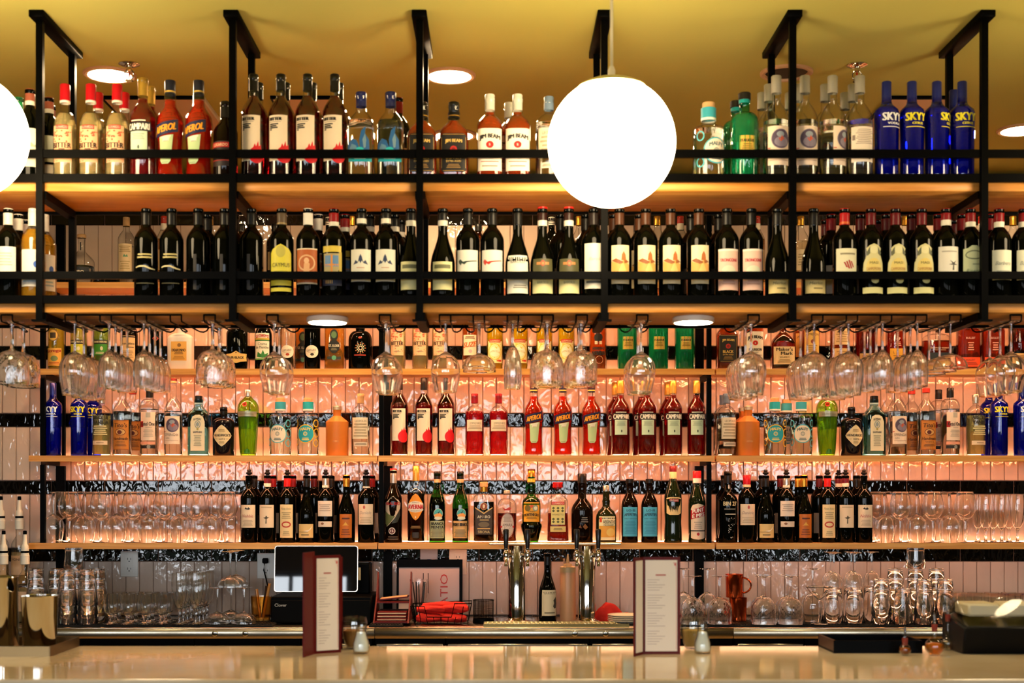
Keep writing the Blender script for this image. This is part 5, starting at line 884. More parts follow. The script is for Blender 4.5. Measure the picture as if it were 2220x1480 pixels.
GL = {
    'plain': stem_glass('plain', bowlc([(11, 101), (30, 115), (42, 133), (46, 153), (44, 180), (38, 206), (33.5, 225)]), 1.5, 4.2, 96, 35, 225),
    'ribbed': stem_glass('ribbed', bowlc([(11, 99), (31, 112), (44, 131), (48, 153), (46, 184), (41, 214), (37, 234)]), 1.8, 4.2, 94, 36, 234, 72, ribs(18, 1.6, 104, 222)),
    'tulip': stem_glass('tulip', bowlc([(10, 96), (22, 108), (31, 126), (34.5, 150), (34, 180), (31.5, 208)]), 1.8, 4.2, 90, 32, 208, 64, ribs(16, 1.6, 100, 200)),
    'cut': stem_glass('cut', bowlc([(13, 92), (32, 99), (45, 114), (51, 134), (52, 160), (51.5, 200)]), 3.4, 6.0, 86, 37, 200, 112, cuts(104, 164, 194)),
    'coupe': stem_glass('coupe', bowlc([(10, 104), (28, 110), (44, 122), (51, 136), (53, 150)]), 1.5, 4.0, 100, 36, 150),
    'flute': stem_glass('flute', bowlc([(8, 80), (16, 92), (24, 116), (28, 146), (28, 176), (25, 205)]), 1.6, 4.0, 74, 31, 205, 56, ribs(14, 1.0, 84, 196)),
    'pilsner': stem_glass('pilsner', bowlc([(9, 62), (19, 76), (27, 104), (32, 140), (33, 176), (31, 212)]), 2.0, 6.5, 54, 31, 212),
    'taster': stem_glass('taster', bowlc([(14, 40), (24, 48), (29, 64), (30, 90), (30, 124)]), 2.4, 9, 34, 30, 124),
    'nick': stem_glass('nick', bowlc([(9, 84), (24, 94), (33, 110), (36, 126), (34, 144)]), 1.5, 3.8, 80, 30, 144),
    'martini': stem_glass('martini', bowlc([(7, 102), (24, 116), (42, 136), (57, 156)]), 1.6, 4.0, 97, 36, 156),
}
GH = dict(plain=225, ribbed=234, tulip=208, cut=200, coupe=150, flute=205, pilsner=212, taster=124, nick=144, martini=156, pint=150, rocks=88)
def tumbler(H, rb, rt, th, base):
    return MB().lathe(mm([(0, 1), (rb - 4, 0), (rb, 2.5), (rb + (rt - rb) * .5, H * .5), (rt, H - 1), (rt - .5, H), (rt - th, H - .8), (rb + (rt - rb) * .5 - th, H * .5), (rb - th + .3, base + 3), (rb - th - 4, base), (0, base)]), 40, GLASS).mesh('glass', True, 50)
GM = {'pint': tumbler(150, 30, 43, 1.5, 9), 'rocks': tumbler(88, 36, 41, 2.5, 12)}
GNAME = dict(plain='wine_glass', ribbed='wine_glass', tulip='wine_glass', cut='goblet', coupe='coupe_glass', flute='flute_glass', pilsner='beer_glass', taster='tasting_glass', nick='cocktail_glass', martini='martini_glass', pint='pint_glass', rocks='rocks_glass')
def glass(kind, label, loc, inv=False, group=None, rz=None):
    """loc is the resting point: foot upright, rim when turned over"""
    z = loc[2] + (GH[kind] / 1000 if inv else 0); rot = (math.pi if inv else 0, 0, random.uniform(0, 6) if rz is None else rz)
    if kind in GM:
        o = obj(GNAME[kind], GM[kind], None, (loc[0], loc[1], z), rot); return tag(o, label, 'glass', group)
    t = thing(GNAME[kind], label, 'glass', (loc[0], loc[1], z), 0, group); t.rotation_euler = rot
    for nm, me in GL[kind]: obj(nm, me, t)
    return t

# hangers under the rack and the glasses in them
WZ = 2.060
def hanger(slots, label):
    xs = [X(p, 4.33) for p in slots]; t = thing('glass_hanger', label, 'glass rack', (sum(xs) / len(xs), 4.46, LB0), 0, 'wire glass hangers under the rack'); c = Vector(t.location)
    for x in xs:
        for s in (-1, 1):
            p = [(x + s * .0175, 4.325, LB0 - .002), (x + s * .0175, 4.325, WZ + .006), (x + s * .0175, 4.331, WZ), (x + s * .0175, 4.45, WZ), (x + s * .0178, 4.555, WZ), (x + s * .021, 4.578, WZ - .001), (x + s * .030, 4.592, WZ - .001), (x + s * .040, 4.596, WZ + .004), (x + s * .047, 4.592, WZ + .013), (x + s * .048, 4.585, LB0 - .002)]
            obj('wire', MB().tube([Vector(q) - c for q in p], .0026, 8, BLACKM).mesh('wire'), t)
    obj('crossbar', MB().tube([Vector((xs[0] - .0175, 4.325, LB0 - .0035)) - c, Vector((xs[-1] + .0175, 4.325, LB0 - .0035)) - c], .0026, 8, BLACKM).mesh('crossbar'), t)
for s, l in (([16], 'single slot wire glass hanger at the left end'), ([154, 230, 306, 382], 'four slot wire glass hanger at left'), ([455], 'single slot wire glass hanger with cut goblets, left'), ([591], 'single slot wire hanger beside the left round light'),
             ([835], 'single slot wire hanger right of the left round light'), ([965, 1038, 1112, 1187], 'four slot wire glass hanger in the middle'), ([1261], 'single slot wire hanger holding one cut goblet'), ([1392], 'single slot wire hanger left of the right round light'),
             ([1633], 'single slot wire hanger right of the right round light'), ([1771, 1846, 1920, 1996], 'four slot wire glass hanger at right'), ([2070], 'single slot wire hanger holding coupes, right'), ([2201], 'single slot wire glass hanger at the right end')):
    hanger(s, l)
HUNG = [(16, 'cut', 2), (154, 'ribbed', 3), (230, 'tulip', 4), (306, 'tulip', 4), (455, 'cut', 2), (591, 'plain', 2), (835, 'plain', 2), (965, 'plain', 1), (1038, 'coupe', 2), (1112, 'flute', 3), (1187, 'cut', 2), (1261, 'cut', 2), (1392, 'plain', 2),
        (1633, 'ribbed', 3), (1771, 'ribbed', 3), (1846, 'ribbed', 3), (1920, 'tulip', 4), (1996, 'tulip', 4), (2070, 'coupe', 3), (2201, 'plain', 3)]
GDESC = dict(plain='plain wine glass', ribbed='ribbed balloon wine glass', tulip='ribbed tulip glass', cut='cut crystal goblet', coupe='coupe glass', flute='slim flute glass')
SP = dict(plain=.094, ribbed=.097, tulip=.071, cut=.106, coupe=.108, flute=.062)
DEP = ['front', 'second', 'third', 'fourth']
for k, (px, kind, n) in enumerate(HUNG):
    r = {'plain': .046, 'ribbed': .048, 'tulip': .0345, 'cut': .052, 'coupe': .053, 'flute': .028}[kind]
    for i in range(n):
        y = 4.325 + max(.040, r - .006) + i * SP[kind]; x = X(px, 4.33)
        top = WZ + .0026 + .0035
        glass(kind, '%s hanging upside down in %s slot from left%s' % (GDESC[kind], ORD[k], '' if n == 1 else ', %s from front' % (DEP[i] if i else 'first')), (x, y, top - GH[kind] / 1000), True, 'glasses hanging under the rack')

# wine glasses stored head to tail on the bottom wall shelf
def shelf_row(px0, n, kind, where, step, rows=(6.095, 6.195), alt=True):
    for r, y in enumerate(rows):
        for i in range(n):
            inv = alt and (i + r) % 2 == 0
            glass(kind, '%s %s, %s from left in %s row, %s' % ('upturned' if inv else 'upright', 'wine glass' if kind == 'plain' else 'footed glass', ORD[i], ('front', 'rear')[r], where), (X(px0, 6.095) + i * step, y, LEV[4]), inv, 'glasses stored on the bottom wall shelf')
shelf_row(116, 12, 'plain', 'bottom shelf left end', .0695)
shelf_row(1917, 6, 'plain', 'beside the right wine bottles', .0715)
shelf_row(2137, 3, 'pilsner', 'bottom shelf right end', .070, alt=False)

# ------------------------------------------------------------------ glassware on the back counter
def stack(px, Y, n, kind, where, dz=.038):
    for i in range(n):
        lab = 'upturned %s, %s in nested stack %s' % ({'pint': 'pint glass', 'rocks': 'rocks glass'}[kind], ('bottom', 'second', 'third', 'fourth')[i], where)
        glass(kind, lab, (X(px, Y), Y, MATZ + i * dz), True, 'stacked pint glasses')
for k, (px, Y, n) in enumerate([(145, 5.79, 3), (190, 5.79, 3), (122, 5.885, 3), (167, 5.885, 3), (212, 5.885, 3), (78, 5.885, 3)]):
    stack(px, Y, n, 'pint', ('nearest the shaker', 'beside the small glasses', 'behind the shaker, left', 'at rear, left counter', 'below the outlet, left', 'below the syrup bottles')[k])
glass('rocks', 'single rocks glass upturned on top of the left stacks', (X(160, 5.885), 5.885 - .0, MATZ + .150 + .076), True)
for r in range(3):
    for i in range(4): glass('taster', 'small footed glass, %s from left in %s row, left counter' % (ORD[i], ('front', 'second', 'third')[r]), (X(240, 5.765) + i * .0700, 5.765 + r * .068, MATZ), False, 'small footed glasses at left')
for r in range(4):
    for i in range(2): glass('pilsner', 'tall footed beer glass, %s column, %s from the front' % (('left', 'right')[i], ORD[r]), (X(389, 5.765) + i * .068 + r * .001, 5.765 + r * .070, MATZ), False, 'tall beer glasses at left')
for px, Y, dz, lab in ((471, 5.80, 0, 'lower left upturned coupe in the stack beside the till'), (528.5, 5.80, 0, 'lower right upturned coupe in the stack beside the till'), (501, 5.905, 0, 'lower rear upturned coupe in the stack beside the till'),
                       (499.5, 5.80, .1505, 'upper front upturned coupe standing on other coupes'), (512, 5.915, .1505, 'upper rear upturned coupe standing on other coupes')):
    glass('coupe', lab, (X(px, Y), Y, MATZ + dz), True, 'stacked coupes beside the till')
for i, (px, Y, kind) in enumerate([(1502, 5.775, 'cut'), (1560, 5.775, 'cut'), (1657, 5.765, 'cut'), (1714, 5.765, 'cut'), (1654, 5.875, 'cut'), (1708, 5.875, 'cut'), (1482, 5.885, 'plain'), (1534, 5.885, 'plain'), (1762, 5.875, 'plain')]):
    glass(kind, ('upturned cut crystal goblet, %s from left in %s row near copper mugs' % (('first', 'second', 'third', 'fourth', 'first', 'second')[i], 'front' if i < 4 else 'rear')) if kind == 'cut' else 'upturned plain wine glass behind the goblets, %s from left' % ORD[i - 6], (X(px, Y), Y, MATZ), True, 'goblets on the right counter')
for i, (px, Y) in enumerate([(1808, 5.83), (1853, 5.83), (1801, 5.925), (1846, 5.925), (1890, 5.925)]):
    pos = ('front left', 'front right', 'rear left', 'rear middle', 'rear right')[i]
    glass('pint', 'upturned pint glass carrying a cocktail glass, %s' % pos, (X(px, Y), Y, MATZ), True, 'pint glasses under cocktail glasses')
    if i != 4: pass
    glass('nick', 'small cocktail glass upturned on a pint glass, %s' % pos, (X(px, Y), Y, MATZ + .1505), True, 'cocktail glasses on pint glasses')
glass('martini', 'upright martini glass in front of the stacked cocktail glasses', (X(1776, 5.765), 5.762, MATZ), False)
for i, (px, Y, n) in enumerate([(1911, 5.79, 2), (1957, 5.79, 1), (1941, 5.892, 3), (1985, 5.892, 3), (2030, 5.892, 3), (2004, 5.785, 2), (2049, 5.785, 2)]):
    stack(px, Y, n, 'pint', ('front one by the martini glass', 'low front one at right', 'rear left one at right', 'rear middle one at right', 'rear right one at right', 'front one behind the bitters', 'front one by the tasting glasses')[i])
glass('rocks', 'single rocks glass upturned on top of the right stacks', (X(1985, 5.892), 5.892, MATZ + .150 + .076), True)
for r in range(2):
    for i in range(4): glass('taster', 'small footed glass, %s from left in %s row, far right counter' % (ORD[i], ('front', 'rear')[r]), (X(2090, 5.80) + i * .0715, 5.80 + r * .075, MATZ), False, 'small footed glasses at right')

# copper mugs
def mug(loc, label, rz):
    t = thing('copper_mug', label, 'mug', loc, rz, 'copper mugs')
    obj('body', MB().lathe(mm([(0, 1), (33, 0), (36, 2), (36.5, 50), (38, 98), (39, 100), (37, 100), (35.5, 50), (34, 4), (0, 4)]), 36, COPPER).mesh('body', True, 40), t)
    obj('handle', MB().tube([(.036 + .034 * math.sin(a), 0, .052 + .032 * math.cos(a)) for a in [math.pi * i / 10 for i in range(11)]], .004, 8, COPPER).mesh('handle'), t)
mug((X(1600, 5.905), 5.905, MATZ), 'lower copper mug of the pair between the cut goblets', 2.2); mug((X(1592, 5.905), 5.905, MATZ + .1005), 'upper copper mug with handle to the right, on another mug', -.15)

# ------------------------------------------------------------------ till
t = thing('cash_drawer', 'black cash drawer box under the tablet till', 'cash drawer', (X(696, 5.87), 6.02, CT)); hw = 109 / 511
obj('body', MB().box(-hw, hw, -.15, .2, .006, .118, BLACKM).mesh('body', True, 40, .004), t)
d = obj('drawer_front', MB().box(-hw + .004, hw - .004, -.156, -.15, .014, .104, mat('drawer black', (.0015, .0015, .0015), .6, spec=.06)).mesh('drawer_front', True, 40, .002), t)
lt = MB(); v, f, a = text_mesh('Clover'); lt.add([((x * .013) - hw + .043, -.1572, z * .013 + .083) for x, z in v], f, paper('#c8c4bc')); obj('lettering', lt.mesh('lettering', False), d)
for sx in (-1, 1):
    for y in (-.12, .17): obj('foot', MB().lathe([(.012, 0), (.012, .006), (0, .006)], 12, RUBBER).mesh('foot'), t, (sx * (hw - .03), y, 0))
t = thing('tablet_till', 'tablet till with silver rimmed dark glossy screen on a stand', 'tablet', (X(686, 5.93), 5.95, CT + .118))
def rrect(w, h, r, y, m, depth):
    pts = []
    for cx, cz, a0 in ((w - r, h - r, 0), (-w + r, h - r, 90), (-w + r, -h + r, 180), (w - r, -h + r, 270)):
        for k in range(5): a = math.radians(a0 + k * 22.5); pts.append((cx + r * math.cos(a), cz + r * math.sin(a)))
    n = len(pts); v = [(p[0], y, p[1]) for p in pts] + [(p[0], y + depth, p[1]) for p in pts]
    return MB().add(v, [tuple(range(n)), tuple(range(2 * n - 1, n - 1, -1))] + [(i, i + n, (i + 1) % n + n, (i + 1) % n) for i in range(n)], m)
tilt = (math.radians(-6), 0, 0); lc = (.0, -.03, .116)
obj('shell', rrect(.179, .099, .012, 0, mat('silver rim', '#c8bcb0', .25, .8), .014).mesh('shell', True, 30), t, lc, tilt)
sc_ = obj('screen', rrect(.1755, .0955, .010, -.0012, mat('screen glass', (.004, .004, .005), .02, spec=.9), .001).mesh('screen', True, 30), t, lc, tilt)
obj('stand', MB().tube([(0, .0, .10), (0, .02, .04), (0, .02, .004)], .018, 12, BLACKM).lathe([(.07, 0), (.07, .004), (.02, .01), (0, .01)], 28, BLACKM, (0, .02, 0)).mesh('stand', True, 40), t)
t = thing('receipt_printer', 'black receipt printer standing on the cash drawer right of tablet', 'printer', (X(787, 6.09), 6.10, CT + .118))
obj('body', MB().box(-.03, .034, -.05, .07, 0, .135, BLACKM).mesh('body', True, 40, .006), t)
obj('paper_slot', MB().box(-.022, .026, -.03, .0, .135, .139, mat('printer grey', '#3a3836', .4)).mesh('paper_slot', False), t)
obj('tag_plate', MB().box(-.020, -.006, -.0515, -.05, .06, .115, paper('#b8a680')).mesh('tag_plate', False), t)
# amber plastic tub of bar tools
t = thing('tool_tub', 'amber plastic tub holding bar tools left of the till', 'tub', (X(566, 5.92), 5.925, MATZ))
obj('tub', MB().lathe(mm([(0, 1), (36, 0), (39, 3), (46, 104), (48, 106), (45, 106), (37, 5), (0, 5)]), 32, shell('amber acrylic', (.97, .78, .45), .05)).mesh('tub', True, 40), t)
for i, (a, b, c_) in enumerate([(-.012, .01, '#8a5a24'), (.010, .02, '#2a1c14'), (.02, -.01, '#b07a3c')]):
    obj('tool', MB().tube([(a * .4, b * .4, .012), (a * 1.9, b * 1.2, .135 + .012 * i)], .0065, 8, mat('tool ' + c_, c_, .3, .3)).mesh('tool'), t)

# ------------------------------------------------------------------ red check holders, sign, basket, cups
t = thing('check_holder_stand', 'dark red stand holding check folders right of the till', 'holder', (X(850, 5.87), 5.93, CT + .012))
for sx in (-1, 1):
    x = sx * .072; pr = [(-.13, 0), (.12, 0), (.12, .195), (.09, .205), (.02, .10)]
    v = [(x - .003, a, b) for a, b in pr] + [(x + .003, a, b) for a, b in pr]; n = 5
    obj('side_panel', MB().add(v, [tuple(range(n)), tuple(range(2 * n - 1, n - 1, -1))] + [(i, i + n, (i + 1) % n + n, (i + 1) % n) for i in range(n)], REDCOVER).mesh('side_panel', False), t)
obj('base', MB().box(-.069, .069, -.13, .12, 0, .005, REDCOVER).mesh('base', False), t)
obj('shelf', MB().box(-.069, .069, -.02, .12, .075, .080, REDCOVER).mesh('shelf', False), t)
for i in range(3):
    p = thing('check_folder', ('front', 'middle', 'rear')[i] + ' dark red check folder lying in the stand', 'folder', (X(850, 5.87), 5.915 + i * .012, CT + .0175 + i * .0125), 0, 'check folders')
    obj('cover', MB().box(-.063, .063, -.085, .09, 0, .0115, REDCOVER).mesh('cover', True, 40, .002), p); obj('page', MB().box(-.060, .060, -.0855, -.085, .004, .008, paper('#d8b890')).mesh('page', False), p)
p = thing('check_folder', 'open dark red check folder tilted on top of the stand', 'folder', (X(850, 5.87), 6.0, CT + .102), 0, 'check folders')
obj('cover', MB().box(-.062, .062, -.05, .05, 0, .005, REDCOVER).mesh('cover', False), p, (0, 0, 0), (0, math.radians(-6), 0)); obj('page', MB().box(-.058, .058, -.047, .046, .0055, .0075, paper('#d8a070')).mesh('page', False), p, (0, 0, 0), (0, math.radians(-6), 0))
t = thing('framed_sign', 'black framed sign with red sideways lettering against the tiles', 'sign', (X(930, 6.16), 6.20, CT)); hw = .148; sh_h = .262
for b in ((-hw, hw, sh_h - .036, sh_h), (-hw, hw, 0, .012), (-hw, -hw + .010, .012, sh_h - .036), (hw - .014, hw, .012, sh_h - .036)):
    obj('frame', MB().box(b[0], b[1], -.008, .008, b[2], b[3], BLACKM).mesh('frame', False), t, (0, .0, 0), (math.radians(-6), 0, 0))
pn = obj('panel', MB().box(-hw + .010, hw - .014, -.003, .004, .012, sh_h - .036, paper('#c8aca0')).mesh('panel', False), t, (0, 0, 0), (math.radians(-6), 0, 0))
lt = MB(); v, f, a = text_mesh('PATIO'); lt.add([(-z * .034 + .065, -.0042, x * .044 + .110) for x, z in v], f, paper('#b83428')); obj('lettering', lt.mesh('lettering', False), pn)
lt = MB(); [lt.box(-.03 + i * .022, -.026 + i * .022, -.0042, -.004, .10 + i * .01, .20, paper('#4a3430')) for i in range(2)]; obj('small_print', lt.mesh('small_print', False), pn)
# wire basket with rolled red napkins
bx, by = X(957, 5.90), 5.925
t = thing('wire_basket', 'black wire basket full of red napkins', 'basket', (bx, by, CT + .001)); wr = .0016
def ringp(hw, hd, z, dip=0):
    pts = [(-hw, -hd, z), (-hw * .55, -hd, z)] + ([(-hw * .45, -hd, z - dip), (hw * .35, -hd, z - dip), (hw * .45, -hd, z + .012)] if dip else []) + [(hw, -hd, z + (.012 if dip else 0)), (hw, hd, z + (.012 if dip else 0)), (-hw, hd, z), (-hw, -hd, z)]
    return pts
obj('rim_wire', MB().tube(ringp(.128, .085, .078, .045), .0024, 6, BLACKM).mesh('rim_wire'), t)
obj('base_wire', MB().tube(ringp(.112, .072, .004), wr, 6, BLACKM).mesh('base_wire'), t)
for i in range(9):
    a = -.112 + i * .028; top = .078 if abs(a) > .06 else .034
    for s in (-1, 1):
        obj('wire', MB().tube([(a, s * .072, .004), (a * 1.13, s * .0845, top if s < 0 else .078)], wr, 6, BLACKM).mesh('wire'), t)
for i in range(4):
    b = -.06 + i * .04
    for s in (-1, 1): obj('wire', MB().tube([(s * .112, b, .004), (s * .1275, b * 1.15, .08)], wr, 6, BLACKM).mesh('wire'), t)
def roll(loc, L, r, rz, label, seed, rx=0):
    rd = random.Random(seed); mb = MB(); N, n = 12, 22; vs = []; fs = []
    for i in range(N + 1):
        u = i / N; k = math.sin(math.pi * min(1, max(0, .04 + u * .92))) ** .25
        for q in range(n):
            a = 2 * math.pi * q / n; rr = r * k * (1 + .10 * math.sin(3 * a + u * 4 + seed) + .06 * math.sin(7 * a - u * 9 + seed * 2))
            vs.append(((u - .5) * L, rr * math.cos(a) * 1.15, rr * math.sin(a) * .85))
    for i in range(N):
        for q in range(n): fs.append((i * n + q, i * n + (q + 1) % n, (i + 1) * n + (q + 1) % n, (i + 1) * n + q))
    fs += [tuple(range(n - 1, -1, -1)), tuple(range(N * n, N * n + n))]
    o = obj('napkin', mb.add(vs, fs, REDCLOTH).mesh('napkin', True, 60), None, loc, (rx, 0, rz)); return tag(o, label, 'napkin', 'red napkins')
for i, (dx, dy, dz, L, r, rz, lab) in enumerate([(-.052, -.040, .026, .11, .022, .15, 'lower left front red napkin in the wire basket'), (.055, -.040, .025, .105, .022, -.12, 'lower right front red napkin in the wire basket'), (-.01, .03, .026, .18, .024, .05, 'lower rear red napkin in the wire basket'),
                                                 (-.045, -.038, .063, .12, .020, .12, 'upper left red napkin lying across the wire basket'), (.060, -.032, .066, .11, .021, -.18, 'upper right red napkin lying across the wire basket'), (.012, .028, .072, .19, .022, -.06, 'long red napkin on top at the rear of the basket')]):
    roll((bx + dx, by + dy, CT + dz), L, r, rz, lab, i + 1)
t = thing('straw_cup', 'clear cup of black straws behind the wire basket', 'cup', (X(908, 6.05), 6.075, CT))
obj('cup', MB().lathe(mm([(0, 1), (30, 0), (32, 2), (41, 178), (42, 180), (39.5, 180), (31, 4), (0, 4)]), 32, GLASS).mesh('cup', True, 40), t)
for i in range(5): obj('straw', MB().tube([(.012 * math.cos(i * 1.3), .012 * math.sin(i * 1.3), .006), (.028 * math.cos(i * 1.3 + .4), .028 * math.sin(i * 1.3 + .4), .172)], .003, 6, mat('straw', (.02, .02, .02), .3)).mesh('straw'), t)
t = thing('mesh_cup', 'black wire mesh pencil cup beside the basket', 'pencil cup', (X(1048, 5.93), 5.95, CT)); R_, H_ = .043, .098
ms = MB()
for i in range(36): a = 2 * math.pi * i / 36; ms.tube([(R_ * math.cos(a), R_ * math.sin(a), .004), (R_ * math.cos(a), R_ * math.sin(a), H_)], .0007, 4, BLACKM)
for k in range(18): z = .018 + k * .0044; ms.tube([(R_ * math.cos(2 * math.pi * i / 32), R_ * math.sin(2 * math.pi * i / 32), z) for i in range(32)], .0006, 4, BLACKM, closed=True)
obj('mesh_wall', ms.mesh('mesh_wall', False), t)
obj('rim', MB().tube([(.0445 * math.cos(2 * math.pi * i / 32), .0445 * math.sin(2 * math.pi * i / 32), H_) for i in range(32)], .002, 6, BLACKM, closed=True).mesh('rim'), t)
obj('base', MB().lathe([(0, .002), (.046, 0), (.047, .004), (.045, .018), (.0435, .018), (.0435, .006), (0, .006)], 32, BLACKM).mesh('base', True, 40), t)

# ------------------------------------------------------------------ beer taps
TY = 5.955
t = thing('beer_tower', 'twin chrome column beer tower with four black tap handles', 'beer tap', (X(1195, TY), TY, CT)); c = Vector(t.location)
for cxp in (1120, 1272):
    x = X(cxp, TY) - c[0]
    col = obj('column', MB().lathe([(.038, .004), (.038, .330), (.036, .334), (0, .334)], 40, CHROME).mesh('column', True, 40), t, (x, 0, 0))
    obj('flange', MB().lathe([(.062, 0), (.062, .006), (.056, .012), (.044, .014), (.039, .020)], 40, CHROME).mesh('flange', True, 40), col)
    for s in (-1, 1):
        fx, fy = s * .046, -.048
        fc = MB().tube([(s * .026, -.026, .292), (fx, fy, .292)], .011, 14, CHROME)
        fc.lathe([(0, .268), (.009, .270), (.012, .280), (.013, .292), (.012, .304), (.008, .312), (.010, .316), (.010, .322), (0, .324)], 18, CHROME, (fx, fy, 0))
        fc.tube([(fx, fy - .004, .286), (fx, fy - .020, .268), (fx, fy - .022, .246)], .0075, 12, CHROME)
        fa = obj('faucet', fc.mesh('faucet', True, 50), col)
        obj('tap_handle', MB().lathe([(0, .322), (.008, .323), (.010, .345), (.0125, .398), (.010, .404), (0, .405)], 18, mat('black handle', (.008, .008, .008), .25)).mesh('tap_handle', True, 50), fa, (fx, fy, 0))
x0, x1 = X(1060, TY) - c[0], X(1345, TY) - c[0]
obj('top_plate', MB().box(x0, x1, -.045, .05, .336, .346, STEEL).mesh('top_plate', True, 40, .003), t)
t = thing('drip_tray', 'shallow steel drip tray with gold reflection tint before the beer taps', 'tray', (X(1205, 5.79), 5.80, CT)); hw = .30
br = mat('steel with gold reflection tint', '#c8a868', .2, 1.0)  # plain steel, the gold reflection is put into its base colour
obj('tray', MB().box(-hw, hw, -.06, .06, 0, .004, br).box(-hw, hw, -.062, -.06, 0, .014, br).box(-hw, hw, .06, .062, 0, .014, br).box(-hw - .002, -hw, -.062, .062, 0, .014, br).box(hw, hw + .002, -.062, .062, 0, .014, br).mesh('tray', False), t)
gr = MB(); [gr.box(-hw + .012 + i * .0185, -hw + .018 + i * .0185, -.055, .055, .008, .010, br) for i in range(32)]
obj('grate', gr.mesh('grate', False), t)['kind'] = 'stuff'
t = thing('squeeze_bottle', 'translucent squeeze bottle between the wine bottle and right tap', 'bottle', (X(1231.5, 6.0), 6.022, CT))
SQ = mat('milky plastic', '#e0a878', .35, trans=.35)
obj('body', MB().lathe(mm([(0, 1), (30, 0), (34, 3), (35, 10), (35, 205), (33, 214), (33, 220), (0, 220)]), 32, SQ).mesh('body', True, 40), t)
cp = obj('cap', MB().lathe(mm([(34.5, 214), (34.5, 236), (30, 240), (19, 241), (18, 250), (8, 252), (3.5, 286), (2.5, 292), (0, 292)]), 32, mat('milky cap', '#d8b478', .4, trans=.2)).mesh('cap', True, 40), t)
obj('tip_cover', MB().lathe(mm([(5, 250), (4, 272), (0, 274)]), 12, SQ, (-.016, 0, 0)).mesh('tip_cover'), cp)
# plates and cloth
pm_ = MB().lathe(mm([(0, 2), (40, 0), (46, 2), (66, 11), (78, 15), (79, 17), (77, 18), (64, 14), (46, 6), (0, 6)]), 44, mat('cream china', '#e0d2b8', .15)).mesh('plate', True, 50)
for i in range(4): tag(obj('plate', pm_, None, (X(1357, 5.90), 5.90, CT + .0005 + i * .0078)), '%s cream plate of the stack beside the right beer tap' % ('bottom', 'second', 'third', 'top')[i], 'plate', 'stacked cream plates')
cl = MB(); N = 22
vs = []
for j_ in range(N + 1):
    for i in range(N + 1):
        u, v_ = i / N, j_ / N; ed = min(u, 1 - u, v_, 1 - v_)
        hgt = .105 * min(1, ed * 3.2) ** .8 * (.78 + .22 * math.sin(5 * u + 2 * v_)) + .016 * math.sin(13 * u + 4 * v_) * min(1, ed * 5)
        vs.append(((u - .5) * .20, (v_ - .5) * .12, max(.001, hgt * (1 - .55 * u))))
fs = [(j_ * (N + 1) + i, j_ * (N + 1) + i + 1, (j_ + 1) * (N + 1) + i + 1, (j_ + 1) * (N + 1) + i) for j_ in range(N) for i in range(N)]
fs.append(tuple([i for i in range(N + 1)][::-1]) + tuple(k * (N + 1) for k in range(1, N + 1)) + tuple(N * (N + 1) + i for i in range(1, N + 1)) + tuple(k * (N + 1) + N for k in range(N - 1, 0, -1)))
o = obj('cloth', cl.add(vs, fs, REDCLOTH).mesh('cloth', True, 60), None, (X(1332, 6.08), 6.085, CT)); tag(o, 'crumpled red cloth behind the stacked plates', 'cloth')

# ------------------------------------------------------------------ wall plates
def wall_plate(px, py, m, label, kind):
    x, z = X(px, WALLY), Z(py, WALLY); t = thing('wall_outlet' if kind != 'data' else 'data_plate', label, 'outlet', (x, WALLY - .001, z - .058), 0, 'outlets on the tiled wall')
    obj('plate', MB().box(-.040, .040, -.006, 0, 0, .116, m).mesh('plate', True, 40, .002), t)
    if kind != 'data':
        for dz in ((.036, .080)):
            f_ = obj('socket', MB().box(-.017, .017, -.0075, -.006, dz - .017, dz + .017, m).mesh('socket', True, 40, .001), t)
            sl = MB().box(-.008, -.006, -.0079, -.0075, dz - .004, dz + .006, BLACKM).box(.006, .008, -.0079, -.0075, dz - .003, dz + .005, BLACKM).box(-.0025, .0025, -.0079, -.0075, dz - .012, dz - .007, BLACKM)
            obj('slots', sl.mesh('slots', False), f_)
    if kind == 'data':
        obj('jack', MB().box(-.008, .008, -.0085, -.006, .050, .068, mat('blue jack', '#3a3470', .4)).mesh('jack', False), t); obj('cover', MB().box(.012, .028, -.0080, -.006, .050, .068, paper('#e0a890')).mesh('cover', False), t)
        obj('cable', MB().tube([(0, -.008, .058), (-.004, -.022, .050), (-.008, -.026, .02), (-.010, -.02, -.02)], .0028, 8, BLACKM).mesh('cable'), t)
    if kind == 'plug':
        obj('plug', MB().box(-.013, .013, -.032, -.008, .070, .094, BLACKM).mesh('plug', True, 40, .004), t); obj('cable', MB().tube([(-.004, -.026, .071), (-.006, -.028, .04), (.004, -.024, .0), (.014, -.02, -.05)], .003, 8, BLACKM).mesh('cable'), t)
wall_plate(281, 1222, WHITEP, 'white double outlet on the wall above the pint glasses', 'outlet')
wall_plate(577, 1226, WHITEP, 'white outlet with black plug left of the tablet', 'plug')
wall_plate(930, 1216, mat('grey plate', '#9a8c88', .4), 'grey data plate with black cable above the sign', 'data')
wall_plate(993, 1218, mat('cream plate', '#e8c8a8', .4), 'cream double outlet right of the data plate', 'outlet')

